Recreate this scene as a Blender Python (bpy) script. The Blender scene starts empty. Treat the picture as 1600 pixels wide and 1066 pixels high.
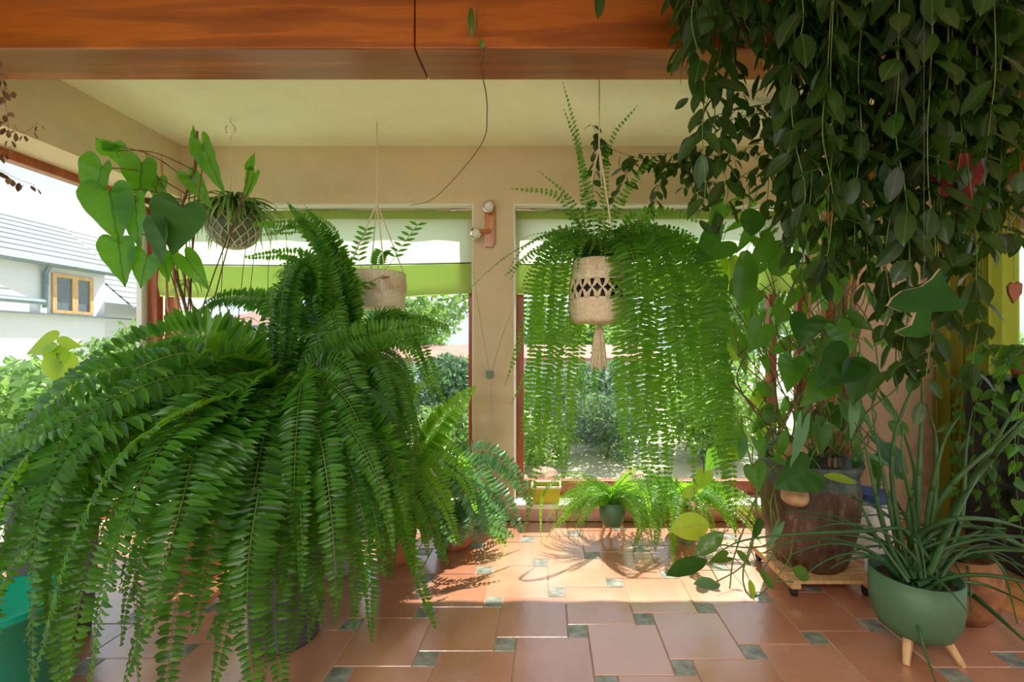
import bpy, math, random
from mathutils import Vector, Matrix
random.seed(7)
C = bpy.context.scene.collection
V = Vector
UP = V((0, 0, 1))
# ------------------------------------------------------------------ camera, world, sun, exposure
F = 700.0; CX = 855.0; CY = 540.0; H = 1.3
cam_d = bpy.data.cameras.new('camera'); cam = bpy.data.objects.new('camera', cam_d); C.objects.link(cam)
cam_d.sensor_width = 36; cam_d.lens = 36 * F / 1600
cam_d.shift_x = (800 - CX) / 1600; cam_d.shift_y = (CY - 533) / 1600
cam.location = (0, 0, H); cam.rotation_euler = (math.pi / 2, 0, 0); cam_d.clip_start = 0.05; cam_d.clip_end = 200
bpy.context.scene.camera = cam
sc = bpy.context.scene
sc.view_settings.view_transform = 'Standard'; sc.view_settings.look = 'None'
sc.view_settings.gamma = 1; sc.view_settings.use_curve_mapping = False
sc.view_settings.exposure = 0.8
cy = sc.cycles
cy.use_denoising = True; cy.max_bounces = 10; cy.diffuse_bounces = 6; cy.glossy_bounces = 3
cy.transmission_bounces = 6; cy.transparent_max_bounces = 12; cy.sample_clamp_indirect = 6
cy.caustics_reflective = False; cy.caustics_refractive = False

w = bpy.data.worlds.new('sky'); sc.world = w; w.use_nodes = True
nt = w.node_tree; nt.nodes.clear()
tc = nt.nodes.new('ShaderNodeTexCoord'); mp = nt.nodes.new('ShaderNodeMapping'); mp.inputs['Scale'].default_value = (1, 1, 4)
nz = nt.nodes.new('ShaderNodeTexNoise'); nz.inputs['Scale'].default_value = 1.6; nz.inputs['Detail'].default_value = 5
rp = nt.nodes.new('ShaderNodeValToRGB'); rp.color_ramp.elements[0].position = .35; rp.color_ramp.elements[1].position = .65
rp.color_ramp.elements[0].color = (.62, .76, .96, 1); rp.color_ramp.elements[1].color = (.93, .96, 1, 1)
bg = nt.nodes.new('ShaderNodeBackground'); bg.inputs['Strength'].default_value = 0.78
wo = nt.nodes.new('ShaderNodeOutputWorld')
nt.links.new(tc.outputs['Generated'], mp.inputs['Vector']); nt.links.new(mp.outputs[0], nz.inputs['Vector'])
nt.links.new(nz.outputs['Fac'], rp.inputs[0]); nt.links.new(rp.outputs[0], bg.inputs['Color']); nt.links.new(bg.outputs[0], wo.inputs[0])
sd = bpy.data.lights.new('sun', 'SUN'); sd.energy = 6.2; sd.angle = .012; sd.color = (1, .93, .8)
so = bpy.data.objects.new('sun', sd); C.objects.link(so)
so.rotation_euler = V((-.30, -.62, -.92)).to_track_quat('-Z', 'Y').to_euler(); so.location = (2, 8, 9)


def P(x, y, d):
    """point of the place seen at photo pixel x, y at distance d along the room"""
    return V(((x - CX) / F * d, d, H - (y - CY) / F * d))


# ------------------------------------------------------------------ materials
def newmat(name):
    m = bpy.data.materials.new(name); m.use_nodes = True
    return m, m.node_tree, m.node_tree.nodes['Principled BSDF']


def N(t, kind, **kw):
    n = t.nodes.new(kind)
    for k, v in kw.items():
        if k in n.inputs: n.inputs[k].default_value = v
        else: setattr(n, k, v)
    return n


def ramp(t, fac, stops):
    r = t.nodes.new('ShaderNodeValToRGB')
    el = r.color_ramp.elements
    while len(el) < len(stops): el.new(.5)
    for e, (p, c) in zip(el, stops):
        e.position = p; e.color = (*c, 1)
    t.links.new(fac, r.inputs[0])
    return r.outputs[0]


def plain(name, col, rough=.6, metal=0., var=.12, scale=8, bump=0., bscale=40, spec=.5):
    m, t, b = newmat(name)
    tc = N(t, 'ShaderNodeTexCoord'); nz = N(t, 'ShaderNodeTexNoise', Scale=scale, Detail=5.)
    t.links.new(tc.outputs['Object'], nz.inputs['Vector'])
    lo = tuple(max(0, c * (1 - var)) for c in col); hi = tuple(min(1, c * (1 + var)) for c in col)
    t.links.new(ramp(t, nz.outputs['Fac'], [(.3, lo), (.7, hi)]), b.inputs['Base Color'])
    b.inputs['Roughness'].default_value = rough; b.inputs['Metallic'].default_value = metal
    b.inputs['Specular IOR Level'].default_value = spec
    if bump:
        n2 = N(t, 'ShaderNodeTexNoise', Scale=bscale, Detail=4.); t.links.new(tc.outputs['Object'], n2.inputs['Vector'])
        bp = N(t, 'ShaderNodeBump', Strength=bump, Distance=.01)
        t.links.new(n2.outputs['Fac'], bp.inputs['Height']); t.links.new(bp.outputs[0], b.inputs['Normal'])
    return m


def wood(name, dark, light, stretch=(1.2, 14, 14), rough=.3, scale=2.2, coat=.3):
    m, t, b = newmat(name)
    tc = N(t, 'ShaderNodeTexCoord'); mp = N(t, 'ShaderNodeMapping'); mp.inputs['Scale'].default_value = stretch
    nz = N(t, 'ShaderNodeTexNoise', Scale=scale, Detail=7., Roughness=.6, Distortion=.7)
    t.links.new(tc.outputs['Object'], mp.inputs[0]); t.links.new(mp.outputs[0], nz.inputs['Vector'])
    mid = tuple((a + c) / 2 for a, c in zip(dark, light))
    t.links.new(ramp(t, nz.outputs['Fac'], [(.28, dark), (.5, mid), (.58, light), (.75, mid)]), b.inputs['Base Color'])
    b.inputs['Roughness'].default_value = rough; b.inputs['Coat Weight'].default_value = coat; b.inputs['Coat Roughness'].default_value = .15
    return m


def leafmat(name, cols, trans, tw=.45, rough=.35, scale=5., spec=.4, veins=None):
    """foliage: coloured front, light passing through; veins drawn from the leaf's own UV"""
    m, t, b = newmat(name)
    geo = N(t, 'ShaderNodeNewGeometry'); tc = N(t, 'ShaderNodeTexCoord')
    nz = N(t, 'ShaderNodeTexNoise', Scale=scale, Detail=3.); t.links.new(tc.outputs['Object'], nz.inputs['Vector'])
    mx = N(t, 'ShaderNodeMath', operation='ADD'); sb = N(t, 'ShaderNodeMath', operation='MULTIPLY'); sb.inputs[1].default_value = .5
    t.links.new(geo.outputs['Random Per Island'], mx.inputs[0]); t.links.new(nz.outputs['Fac'], mx.inputs[1]); t.links.new(mx.outputs[0], sb.inputs[0])
    k = len(cols)
    col = ramp(t, sb.outputs[0], [(.25 + .5 * i / max(1, k - 1), c) for i, c in enumerate(cols)])
    tcol = N(t, 'ShaderNodeMixRGB', blend_type='MULTIPLY'); tcol.inputs[0].default_value = .55
    tcol.inputs[1].default_value = (*trans, 1); tcol.inputs[2].default_value = (1, 1, 1, 1)
    if veins:
        uv = N(t, 'ShaderNodeUVMap'); sp = N(t, 'ShaderNodeSeparateXYZ'); t.links.new(uv.outputs[0], sp.inputs[0])
        ab = N(t, 'ShaderNodeMath', operation='ABSOLUTE'); t.links.new(sp.outputs[1], ab.inputs[0])
        mr = N(t, 'ShaderNodeMapRange'); mr.inputs[1].default_value = .012; mr.inputs[2].default_value = .03; mr.inputs[3].default_value = 1; mr.inputs[4].default_value = 0
        t.links.new(ab.outputs[0], mr.inputs[0])
        # side veins: stripes in u - 0.8|v|
        s1 = N(t, 'ShaderNodeMath', operation='MULTIPLY_ADD'); s1.inputs[1].default_value = -.9; t.links.new(ab.outputs[0], s1.inputs[0]); t.links.new(sp.outputs[0], s1.inputs[2])
        s2 = N(t, 'ShaderNodeMath', operation='MULTIPLY'); s2.inputs[1].default_value = 45.; t.links.new(s1.outputs[0], s2.inputs[0])
        s3 = N(t, 'ShaderNodeMath', operation='SINE'); t.links.new(s2.outputs[0], s3.inputs[0])
        mr2 = N(t, 'ShaderNodeMapRange'); mr2.inputs[1].default_value = .93; mr2.inputs[2].default_value = 1.; mr2.inputs[3].default_value = 0; mr2.inputs[4].default_value = .35
        t.links.new(s3.outputs[0], mr2.inputs[0])
        mxx = N(t, 'ShaderNodeMath', operation='MAXIMUM'); t.links.new(mr.outputs[0], mxx.inputs[0]); t.links.new(mr2.outputs[0], mxx.inputs[1])
        vm = N(t, 'ShaderNodeMixRGB'); vm.inputs[2].default_value = (*veins, 1)
        t.links.new(mxx.outputs[0], vm.inputs[0]); t.links.new(col, vm.inputs[1]); col = vm.outputs[0]
        vt = N(t, 'ShaderNodeMixRGB'); vt.inputs[1].default_value = (1, 1, 1, 1); vt.inputs[2].default_value = (.45, .55, .4, 1)
        t.links.new(mxx.outputs[0], vt.inputs[0]); t.links.new(vt.outputs[0], tcol.inputs[2]); tcol.inputs[0].default_value = .9
    t.links.new(col, b.inputs['Base Color']); b.inputs['Roughness'].default_value = rough; b.inputs['Specular IOR Level'].default_value = spec
    tr = N(t, 'ShaderNodeBsdfTranslucent'); t.links.new(tcol.outputs[0], tr.inputs['Color'])
    mix = N(t, 'ShaderNodeMixShader'); mix.inputs[0].default_value = tw
    t.links.new(b.outputs[0], mix.inputs[1]); t.links.new(tr.outputs[0], mix.inputs[2])
    t.links.new(mix.outputs[0], t.nodes['Material Output'].inputs['Surface'])
    return m


M = {}
M['wall'] = plain('wall_paint', (.68, .58, .40), .85, var=.04, bump=.05)
M['ceil'] = plain('ceiling_paint', (.84, .85, .64), .85, var=.03)
M['peach'] = plain('peach_paint', (.66, .47, .33), .85, var=.04)
M['white'] = plain('white_paint', (.82, .8, .74), .5, var=.03)
M['beam'] = wood('varnished_pine', (.17, .038, .002), (.37, .098, .006), (.7, 9, 9), .36, 1.5, .15)
M['frame'] = wood('mahogany_frame', (.26, .05, .012), (.42, .10, .025), (8, 8, 1), .4)
M['bracket'] = wood('bracket_wood', (.38, .13, .03), (.6, .24, .06), (12, 12, 2), .35)
M['legwood'] = wood('pale_leg_wood', (.5, .28, .12), (.7, .45, .22), (12, 12, 2), .5, coat=0)
M['floorwood'] = wood('floor_boards', (.45, .18, .05), (.7, .33, .1), (2, 12, 12), .35, 1.5)
M['tile'] = None
M['grout'] = plain('grout', (.36, .26, .19), .9)
M['slate'] = plain('slate_inset', (.24, .25, .22), .28, var=.5, scale=22, bump=.3)
M['metal'] = plain('chrome', (.75, .73, .7), .2, 1.)
M['zinc'] = plain('zinc_gutter', (.18, .23, .27), .5, .3)
M['cream'] = plain('cotton_cord', (.72, .62, .46), .95, var=.15, scale=60, bump=.6, bscale=220)
M['cream2'] = plain('pale_crochet', (.76, .72, .58), .95, var=.12, scale=60, bump=.6, bscale=220)
M['dark'] = plain('dark_plastic', (.03, .032, .035), .5)
M['soil'] = plain('potting_soil', (.05, .035, .025), .95, var=.5, scale=60, bump=.8)
M['greypot'] = plain('slate_grey_planter', (.085, .10, .125), .45, var=.15)
M['lightpot'] = plain('pale_grey_planter', (.42, .44, .46), .5)
M['greenpot'] = plain('sage_green_bowl', (.075, .17, .085), .5, var=.06)
M['cork'] = plain('cork_planter', (.3, .13, .05), .8, var=.45, scale=14, bump=.4)
M['spiderpot'] = plain('grey_green_round_pot', (.16, .2, .14), .4)
M['terracotta'] = plain('terracotta_pot', (.5, .2, .09), .8)
M['yellow'] = plain('mustard_trough', (.55, .5, .03), .5)
M['teal'] = plain('teal_plastic', (.0, .26, .17), .3, var=.05)
M['blue'] = plain('blue_label', (.03, .08, .28), .4)
M['black'] = plain('black_lacquer', (.008, .008, .01), .35)
M['rubber'] = plain('black_rubber', (.012, .012, .012), .6)
M['stone'] = plain('tan_gourd', (.5, .33, .17), .7, var=.3, scale=16, bump=.3)
M['red'] = plain('red_lacquer', (.14, .003, .005), .5)
M['redge'] = plain('pale_blue_edge', (.10, .15, .2), .5)
M['olive'] = plain('deep_green_lacquer', (.014, .065, .008), .6, var=.3, spec=.15)
M['oedge'] = plain('pale_pink_edge', (.36, .27, .2), .6)
M['heart'] = plain('brown_heart_wood', (.24, .08, .035), .5)
M['stem'] = plain('green_stem', (.10, .16, .03), .6)
M['bark'] = plain('brown_stem', (.16, .09, .045), .8, var=.35, scale=30)
M['cane'] = plain('bamboo_cane', (.5, .27, .09), .5, var=.2)
M['dried'] = plain('dried_leaf', (.12, .06, .025), .8, var=.4, scale=30)
M['mortar'] = plain('house_render', (.68, .71, .76), .8, var=.02)
M['pinkroof'] = plain('weathered_red_roof', (.40, .20, .17), .8, var=.2, scale=2)
M['ground'] = plain('garden_ground', (.50, .49, .36), .95, var=.35, scale=1.5, bump=.5, bscale=5)
M['rock'] = plain('garden_rock', (.42, .3, .23), .9, var=.4, scale=3)
M['deskglass'] = plain('dark_pane', (.14, .17, .2), .08)
M['tag'] = plain('grey_green_tag', (.16, .28, .22), .5)
M['print'] = plain('printed_paper', (.75, .78, .8), .4, var=.5, scale=45)

m, t, b = newmat('terracotta_tile'); M['tile'] = m
geo = N(t, 'ShaderNodeNewGeometry'); tc = N(t, 'ShaderNodeTexCoord')
nz = N(t, 'ShaderNodeTexNoise', Scale=2.5, Detail=6.); t.links.new(tc.outputs['Object'], nz.inputs['Vector'])
ad = N(t, 'ShaderNodeMath', operation='MULTIPLY_ADD'); ad.inputs[1].default_value = .35
t.links.new(geo.outputs['Random Per Island'], ad.inputs[0]); t.links.new(nz.outputs['Fac'], ad.inputs[2])
t.links.new(ramp(t, ad.outputs[0], [(.35, (.38, .15, .08)), (.65, (.50, .225, .135)), (.9, (.57, .29, .19))]), b.inputs['Base Color'])
b.inputs['Specular IOR Level'].default_value = .8; b.inputs['Coat Weight'].default_value = .8; b.inputs['Coat Roughness'].default_value = .25; b.inputs['Coat IOR'].default_value = 1.9
t.links.new(ramp(t, nz.outputs['Fac'], [(.3, (.14, .14, .14)), (.7, (.3, .3, .3))]), b.inputs['Roughness'])
bp = N(t, 'ShaderNodeBump', Strength=.15, Distance=.01); n3 = N(t, 'ShaderNodeTexNoise', Scale=30., Detail=4.)
t.links.new(tc.outputs['Object'], n3.inputs['Vector']); t.links.new(n3.outputs['Fac'], bp.inputs['Height']); t.links.new(bp.outputs[0], b.inputs['Normal'])

# mottled glazed pot: grey-blue rim, scratched brown body
m, t, b = newmat('glazed_stoneware'); M['glaze'] = m
tc = N(t, 'ShaderNodeTexCoord'); mp = N(t, 'ShaderNodeMapping'); mp.inputs['Scale'].default_value = (3, 3, 1)
nz = N(t, 'ShaderNodeTexNoise', Scale=9., Detail=8., Roughness=.75); t.links.new(tc.outputs['Object'], mp.inputs[0]); t.links.new(mp.outputs[0], nz.inputs['Vector'])
c1 = ramp(t, nz.outputs['Fac'], [(.35, (.035, .02, .013)), (.55, (.115, .06, .035)), (.68, (.28, .2, .14))])
c2 = ramp(t, nz.outputs['Fac'], [(.35, (.03, .04, .045)), (.7, (.14, .18, .19))])
sp = N(t, 'ShaderNodeSeparateXYZ'); t.links.new(tc.outputs['Object'], sp.inputs[0])
mr = N(t, 'ShaderNodeMapRange'); mr.inputs[1].default_value = .44; mr.inputs[2].default_value = .47; t.links.new(sp.outputs[2], mr.inputs[0])
mx = N(t, 'ShaderNodeMixRGB'); t.links.new(mr.outputs[0], mx.inputs[0]); t.links.new(c1, mx.inputs[1]); t.links.new(c2, mx.inputs[2])
t.links.new(mx.outputs[0], b.inputs['Base Color']); b.inputs['Roughness'].default_value = .4
bp = N(t, 'ShaderNodeBump', Strength=.4, Distance=.01); t.links.new(nz.outputs['Fac'], bp.inputs['Height']); t.links.new(bp.outputs[0], b.inputs['Normal'])

# window glass: thin pane
m = bpy.data.materials.new('window_glass'); m.use_nodes = True; t = m.node_tree; t.nodes.clear()
tr = N(t, 'ShaderNodeBsdfTransparent'); tr.inputs[0].default_value = (.95, .97, .96, 1)
gl = N(t, 'ShaderNodeBsdfGlossy', Roughness=.01); fr = N(t, 'ShaderNodeLayerWeight', Blend=.5); mi = N(t, 'ShaderNodeMixShader'); o = N(t, 'ShaderNodeOutputMaterial')
f1 = N(t, 'ShaderNodeMath', operation='POWER'); f1.inputs[1].default_value = 5.; t.links.new(fr.outputs['Facing'], f1.inputs[0])
f2 = N(t, 'ShaderNodeMath', operation='MULTIPLY_ADD'); f2.inputs[1].default_value = .5; f2.inputs[2].default_value = .02; t.links.new(f1.outputs[0], f2.inputs[0])
t.links.new(f2.outputs[0], mi.inputs[0]); t.links.new(tr.outputs[0], mi.inputs[1]); t.links.new(gl.outputs[0], mi.inputs[2]); t.links.new(mi.outputs[0], o.inputs[0])
M['glass'] = m


def cloth(name, col, tcol, tw):
    m, t, b = newmat(name)
    tc = N(t, 'ShaderNodeTexCoord'); nz = N(t, 'ShaderNodeTexNoise', Scale=3., Detail=3.); t.links.new(tc.outputs['Object'], nz.inputs['Vector'])
    t.links.new(ramp(t, nz.outputs['Fac'], [(.3, tuple(c * .93 for c in col)), (.7, col)]), b.inputs['Base Color'])
    b.inputs['Roughness'].default_value = .9
    tr = N(t, 'ShaderNodeBsdfTranslucent'); tr.inputs[0].default_value = (*tcol, 1)
    mix = N(t, 'ShaderNodeMixShader'); mix.inputs[0].default_value = tw
    t.links.new(b.outputs[0], mix.inputs[1]); t.links.new(tr.outputs[0], mix.inputs[2])
    t.links.new(mix.outputs[0], t.nodes['Material Output'].inputs['Surface'])
    return m


M['blind'] = cloth('sheer_green_blind', (.60, .72, .50), (.80, .93, .70), .75)  # same cloth as the bands, its backlit paleness put into the colour
M['band'] = cloth('lime_blind_band', (.40, .52, .13), (.38, .52, .13), .5)  # same cloth again, the darkening of stacked layers painted as deeper green
M['curtain'] = cloth('lime_curtain', (.40, .41, .06), (.45, .50, .07), .4)
M['fern'] = leafmat('boston_fern', [(.010, .05, .006), (.024, .12, .010), (.055, .19, .018)], (.26, .62, .03), .45, .35)
M['fernhang'] = leafmat('sunlit_trailing_fern', [(.02, .09, .008), (.045, .17, .014), (.08, .24, .02)], (.32, .70, .04), .52, .4)  # brighter fern copy: sunlight on the hanging fronds put into the colour
M['fernlite'] = leafmat('young_fern', [(.06, .20, .015), (.11, .30, .025), (.17, .38, .04)], (.40, .78, .05), .5, .4)
M['fernblue'] = leafmat('blue_fern', [(.04, .13, .06), (.09, .22, .12), (.16, .3, .2)], (.25, .6, .12), .35, .4)
M['hoya'] = leafmat('hoya_leaf', [(.006, .018, .003), (.012, .038, .005), (.022, .06, .009)], (.09, .20, .015), .28, .38, 4., .35, veins=(.05, .13, .03))
M['philo'] = leafmat('philodendron_leaf', [(.015, .07, .010), (.03, .12, .015), (.05, .17, .02)], (.24, .58, .04), .42, .28, 4., .5, veins=(.10, .22, .05))
M['heartleaf'] = leafmat('big_heart_leaf', [(.03, .13, .012), (.05, .19, .016)], (.26, .66, .03), .5, .35, 3., .4, veins=(.02, .08, .01))
M['darkheart'] = leafmat('dark_heart_leaf', [(.012, .06, .008), (.022, .09, .012)], (.12, .34, .03), .3, .4, 3., .25, veins=(.04, .12, .03))
M['limeleaf'] = leafmat('lime_leaf', [(.22, .42, .03), (.32, .55, .05)], (.6, .88, .06), .55, .4, 4., veins=(.4, .6, .15))
M['spider'] = leafmat('spider_plant_blade', [(.05, .14, .03), (.10, .24, .05), (.5, .58, .3)], (.3, .5, .12), .35, .4)
M['blade'] = leafmat('cylinder_blade', [(.02, .065, .02), (.035, .10, .03), (.05, .14, .04)], (.06, .2, .03), .08, .4, 12.)
M['tree'] = leafmat('garden_foliage', [(.08, .18, .05), (.16, .28, .09), (.24, .36, .14)], (.35, .6, .12), .4, .6, 2.)
M['tree2'] = leafmat('blue_garden_foliage', [(.06, .14, .08), (.11, .2, .12), (.18, .28, .17)], (.2, .4, .15), .35, .6, 2.)


# ------------------------------------------------------------------ geometry helpers
class MB:
    def __init__(s): s.v = []; s.f = []; s.uv = []; s.mi = []; s.hasuv = False

    def add(s, vs, fs, uv=None, mi=0):
        o = len(s.v); s.v += [V(p) for p in vs]; s.f += [tuple(i + o for i in f) for f in fs]
        s.mi += [mi] * len(fs); s.uv += (uv if uv else [(0, 0)] * len(vs)); s.hasuv = s.hasuv or bool(uv)

    def box(s, x0, x1, y0, y1, z0, z1, mi=0):
        s.add([(x0, y0, z0), (x1, y0, z0), (x1, y1, z0), (x0, y1, z0), (x0, y0, z1), (x1, y0, z1), (x1, y1, z1), (x0, y1, z1)],
              [(0, 3, 2, 1), (4, 5, 6, 7), (0, 1, 5, 4), (1, 2, 6, 5), (2, 3, 7, 6), (3, 0, 4, 7)], mi=mi)

    def tube(s, pts, r0, r1=None, seg=6, mi=0, cap=True):
        r1 = r0 if r1 is None else r1
        pts = [V(p) for p in pts]; n = len(pts); vs = []; fs = []
        side = None
        for i, p in enumerate(pts):
            t = (pts[min(i + 1, n - 1)] - pts[max(i - 1, 0)])
            t = t.normalized() if t.length > 1e-9 else UP
            if side is None:
                side = t.cross(UP if abs(t.z) < .9 else V((1, 0, 0))).normalized()
            side = (side - t * side.dot(t))
            side = side.normalized() if side.length > 1e-6 else t.cross(V((.3, 1, .2))).normalized()
            b = t.cross(side); r = r0 + (r1 - r0) * i / max(1, n - 1)
            for k in range(seg):
                a = 2 * math.pi * k / seg; vs.append(p + side * (math.cos(a) * r) + b * (math.sin(a) * r))
        for i in range(n - 1):
            for k in range(seg):
                a, b2 = i * seg + k, i * seg + (k + 1) % seg
                fs.append((a, b2, b2 + seg, a + seg))
        if cap:
            fs.append(tuple(range(seg))[::-1]); fs.append(tuple((n - 1) * seg + k for k in range(seg)))
        s.add(vs, fs, mi=mi)

    def lathe(s, c, prof, seg=40, mi=0, disp=None, close=False):
        c = V(c); vs = []; fs = []; n = len(prof)
        for i, (r, z) in enumerate(prof):
            for k in range(seg):
                a = 2 * math.pi * k / seg; rr = r + (disp(a, z) if disp else 0)
                vs.append(c + V((rr * math.cos(a), rr * math.sin(a), z)))
        for i in range(n - 1):
            for k in range(seg):
                a, b = i * seg + k, i * seg + (k + 1) % seg
                fs.append((a, b, b + seg, a + seg))
        if close:
            fs.append(tuple(range(seg))[::-1]); fs.append(tuple((n - 1) * seg + k for k in range(seg)))
        s.add(vs, fs, mi=mi)

    def build(s, name, mat, parent=None, smooth=False, bevel=0, origin=None):
        me = bpy.data.meshes.new(name)
        o = bpy.data.objects.new(name, me); C.objects.link(o)
        off = wloc(parent) if parent else (V(origin) if origin else V((0, 0, 0)))
        if origin and parent: off = V(origin)
        me.from_pydata([tuple(p - off) for p in s.v], [], s.f)
        for m_ in (mat if isinstance(mat, (list, tuple)) else [mat]): me.materials.append(m_)
        if any(s.mi): me.polygons.foreach_set('material_index', s.mi)
        if s.hasuv:
            uvl = me.uv_layers.new(name='UVMap'); idx = [0] * len(me.loops); me.loops.foreach_get('vertex_index', idx)
            uvl.data.foreach_set('uv', [c for i in idx for c in s.uv[i]])
        if smooth: me.polygons.foreach_set('use_smooth', [True] * len(me.polygons))
        me.update()
        if parent: o.parent = parent; o.location = off - wloc(parent)
        else: o.location = off
        if bevel:
            md = o.modifiers.new('bevel', 'BEVEL'); md.width = bevel; md.segments = 2; md.limit_method = 'ANGLE'
        return o


def wloc(o):
    p = V((0, 0, 0))
    while o: p += o.location; o = o.parent
    return p


def tag(o, label, cat, group=None, kind=None):
    o['label'] = label; o['category'] = cat
    if group: o['group'] = group
    if kind: o['kind'] = kind
    return o


def thing(name, loc, label, cat, group=None):
    o = bpy.data.objects.new(name, None); C.objects.link(o); o.location = loc; o.empty_display_size = .1
    return tag(o, label, cat, group)


def struct(o):
    o['kind'] = 'structure'; return o


def spline(pts, n):
    """Catmull-Rom resample to n+1 points"""
    p = [V(q) for q in pts]; p = [p[0] * 2 - p[1]] + p + [p[-1] * 2 - p[-2]]; k = len(p) - 3; out = []
    for i in range(n + 1):
        u = i / n * k; j = min(int(u), k - 1); t = u - j; a, b, c, d = p[j:j + 4]
        out.append(.5 * ((2 * b) + (c - a) * t + (2 * a - 5 * b + 4 * c - d) * t * t + (3 * b - a - 3 * c + d) * t ** 3))
    cum = [0.]
    for i in range(n): cum.append(cum[-1] + (out[i + 1] - out[i]).length)
    if cum[-1] < 1e-6: return out
    res = []; j = 0
    for i in range(n + 1):
        s = cum[-1] * i / n
        while j < n - 1 and cum[j + 1] < s: j += 1
        k = (s - cum[j]) / max(1e-9, cum[j + 1] - cum[j]); res.append(out[j].lerp(out[j + 1], min(1, k)))
    return res


def R(a, b): return random.uniform(a, b)


# ------------------------------------------------------------------ plants
def frond(mb, pts, w, gap=.013, N0=None, twist=0., prof='boston', curl=.25, pw=.26, rach=.0016, wk=.5):
    pts = [V(q) for q in pts]
    L = sum((pts[i + 1] - pts[i]).length for i in range(len(pts) - 1))
    n = max(8, int(L / gap)); P_ = spline(pts, n)
    out = V((pts[-1].x - pts[0].x, pts[-1].y - pts[0].y, 0)); out = out.normalized() if out.length > .02 else V((0, -1, 0))
    if N0 is None: N0 = out * R(.3, .7) + UP * .5 + V((0, -1, 0)) * R(.2, 1.)
    mb.tube(P_[::2] if len(P_) % 2 else P_[::2] + [P_[-1]], rach * 1.3, rach * .4, 3, mi=1, cap=False)
    vs = []; fs = []
    ph = R(0, 6)
    for i in range(2, n + 1):
        t = i / n; p = P_[i]; T = (P_[min(i + 1, n)] - P_[i - 1]).normalized()
        N_ = N0 - T * N0.dot(T); N_ = N_.normalized() if N_.length > .05 else T.cross(V((1, .2, .1))).normalized()
        S = T.cross(N_)
        a = twist * math.sin(t * 2.6 + ph); S, N_ = S * math.cos(a) + N_ * math.sin(a), N_ * math.cos(a) - S * math.sin(a)
        if prof == 'boston': l = w * min(1, .35 + t * 3) * (1 - max(0, t - .45) / .58) ** .75
        elif prof == 'long': l = w * min(1, .4 + t * 4) * (1 if t < .7 else max(.1, 1 - ((t - .7) / .3) ** 1.5))
        elif prof == 'tri': l = w * (1 - t) ** .8 * (1 if t > .08 else .6)
        else: l = w * math.sin(math.pi * min(1, .12 + t * .86)) ** .6
        l = max(l, w * .07)
        for sg in (-1, 1):
            ll = l * R(.82, 1.08); al = R(.12, .38); d = (S * (sg * math.cos(al)) + T * math.sin(al)).normalized()
            nn = (N_ + S * R(-.35, .35) + T * R(-.3, .3)).normalized()
            W = (nn.cross(d)).normalized() * (max(gap * wk, ll * pw * .5)); dr = -N_ * curl * R(.2, 1.4)
            q1 = p + d * ll * .3 + dr * ll * .04; q2 = p + d * ll * .72 + dr * ll * .35; q3 = p + d * ll * .97 + dr * ll * .75
            fo = nn * (W.length * .35); o = len(vs)
            vs += [p, q1 + W + fo, q1, q1 - W + fo, q2 + W * .72 + fo, q2, q2 - W * .72 + fo, q3]
            fs += [(o, o + 1, o + 2), (o, o + 2, o + 3), (o + 1, o + 4, o + 5, o + 2), (o + 2, o + 5, o + 6, o + 3), (o + 4, o + 7, o + 5), (o + 5, o + 7, o + 6)]
    mb.add(vs, fs)


def arch(c, az, el0, L, droop=1.9, n=7, p=1.3):
    """pts of a frond leaving crown c towards azimuth az, rising at el0 and bending down"""
    q = V(c); out = [q.copy()]; st = L / n
    for i in range(n):
        e = el0 - (el0 + droop) * ((i + .5) / n) ** (1 / p) if droop else el0
        q = q + V((math.cos(az) * math.cos(e), math.sin(az) * math.cos(e), math.sin(e))) * st
        out.append(q.copy())
    return out


HEART = [(0, 0), (-.13, .08), (-.22, .22), (-.17, .38), (0, .47), (.2, .46), (.42, .36), (.65, .22), (.85, .09), (1, 0)]
ARROW = [(0, 0), (-.2, .08), (-.38, .2), (-.36, .3), (-.12, .34), (.12, .36), (.4, .29), (.65, .17), (.86, .07), (1, 0)]
OVAL = [(0, 0), (.06, .16), (.2, .36), (.4, .48), (.6, .47), (.78, .34), (.92, .15), (1, 0)]
LANCE = [(0, 0), (.08, .2), (.22, .38), (.42, .48), (.62, .42), (.8, .25), (.93, .08), (1, 0)]


def dense(sh):
    q = spline([(x, y, 0) for x, y in sh], (len(sh) - 1) * 2); return [(p.x, max(0, p.y)) for p in q]


HEART_, ARROW_, OVAL_ = dense(HEART), dense(ARROW), dense(OVAL)


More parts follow.
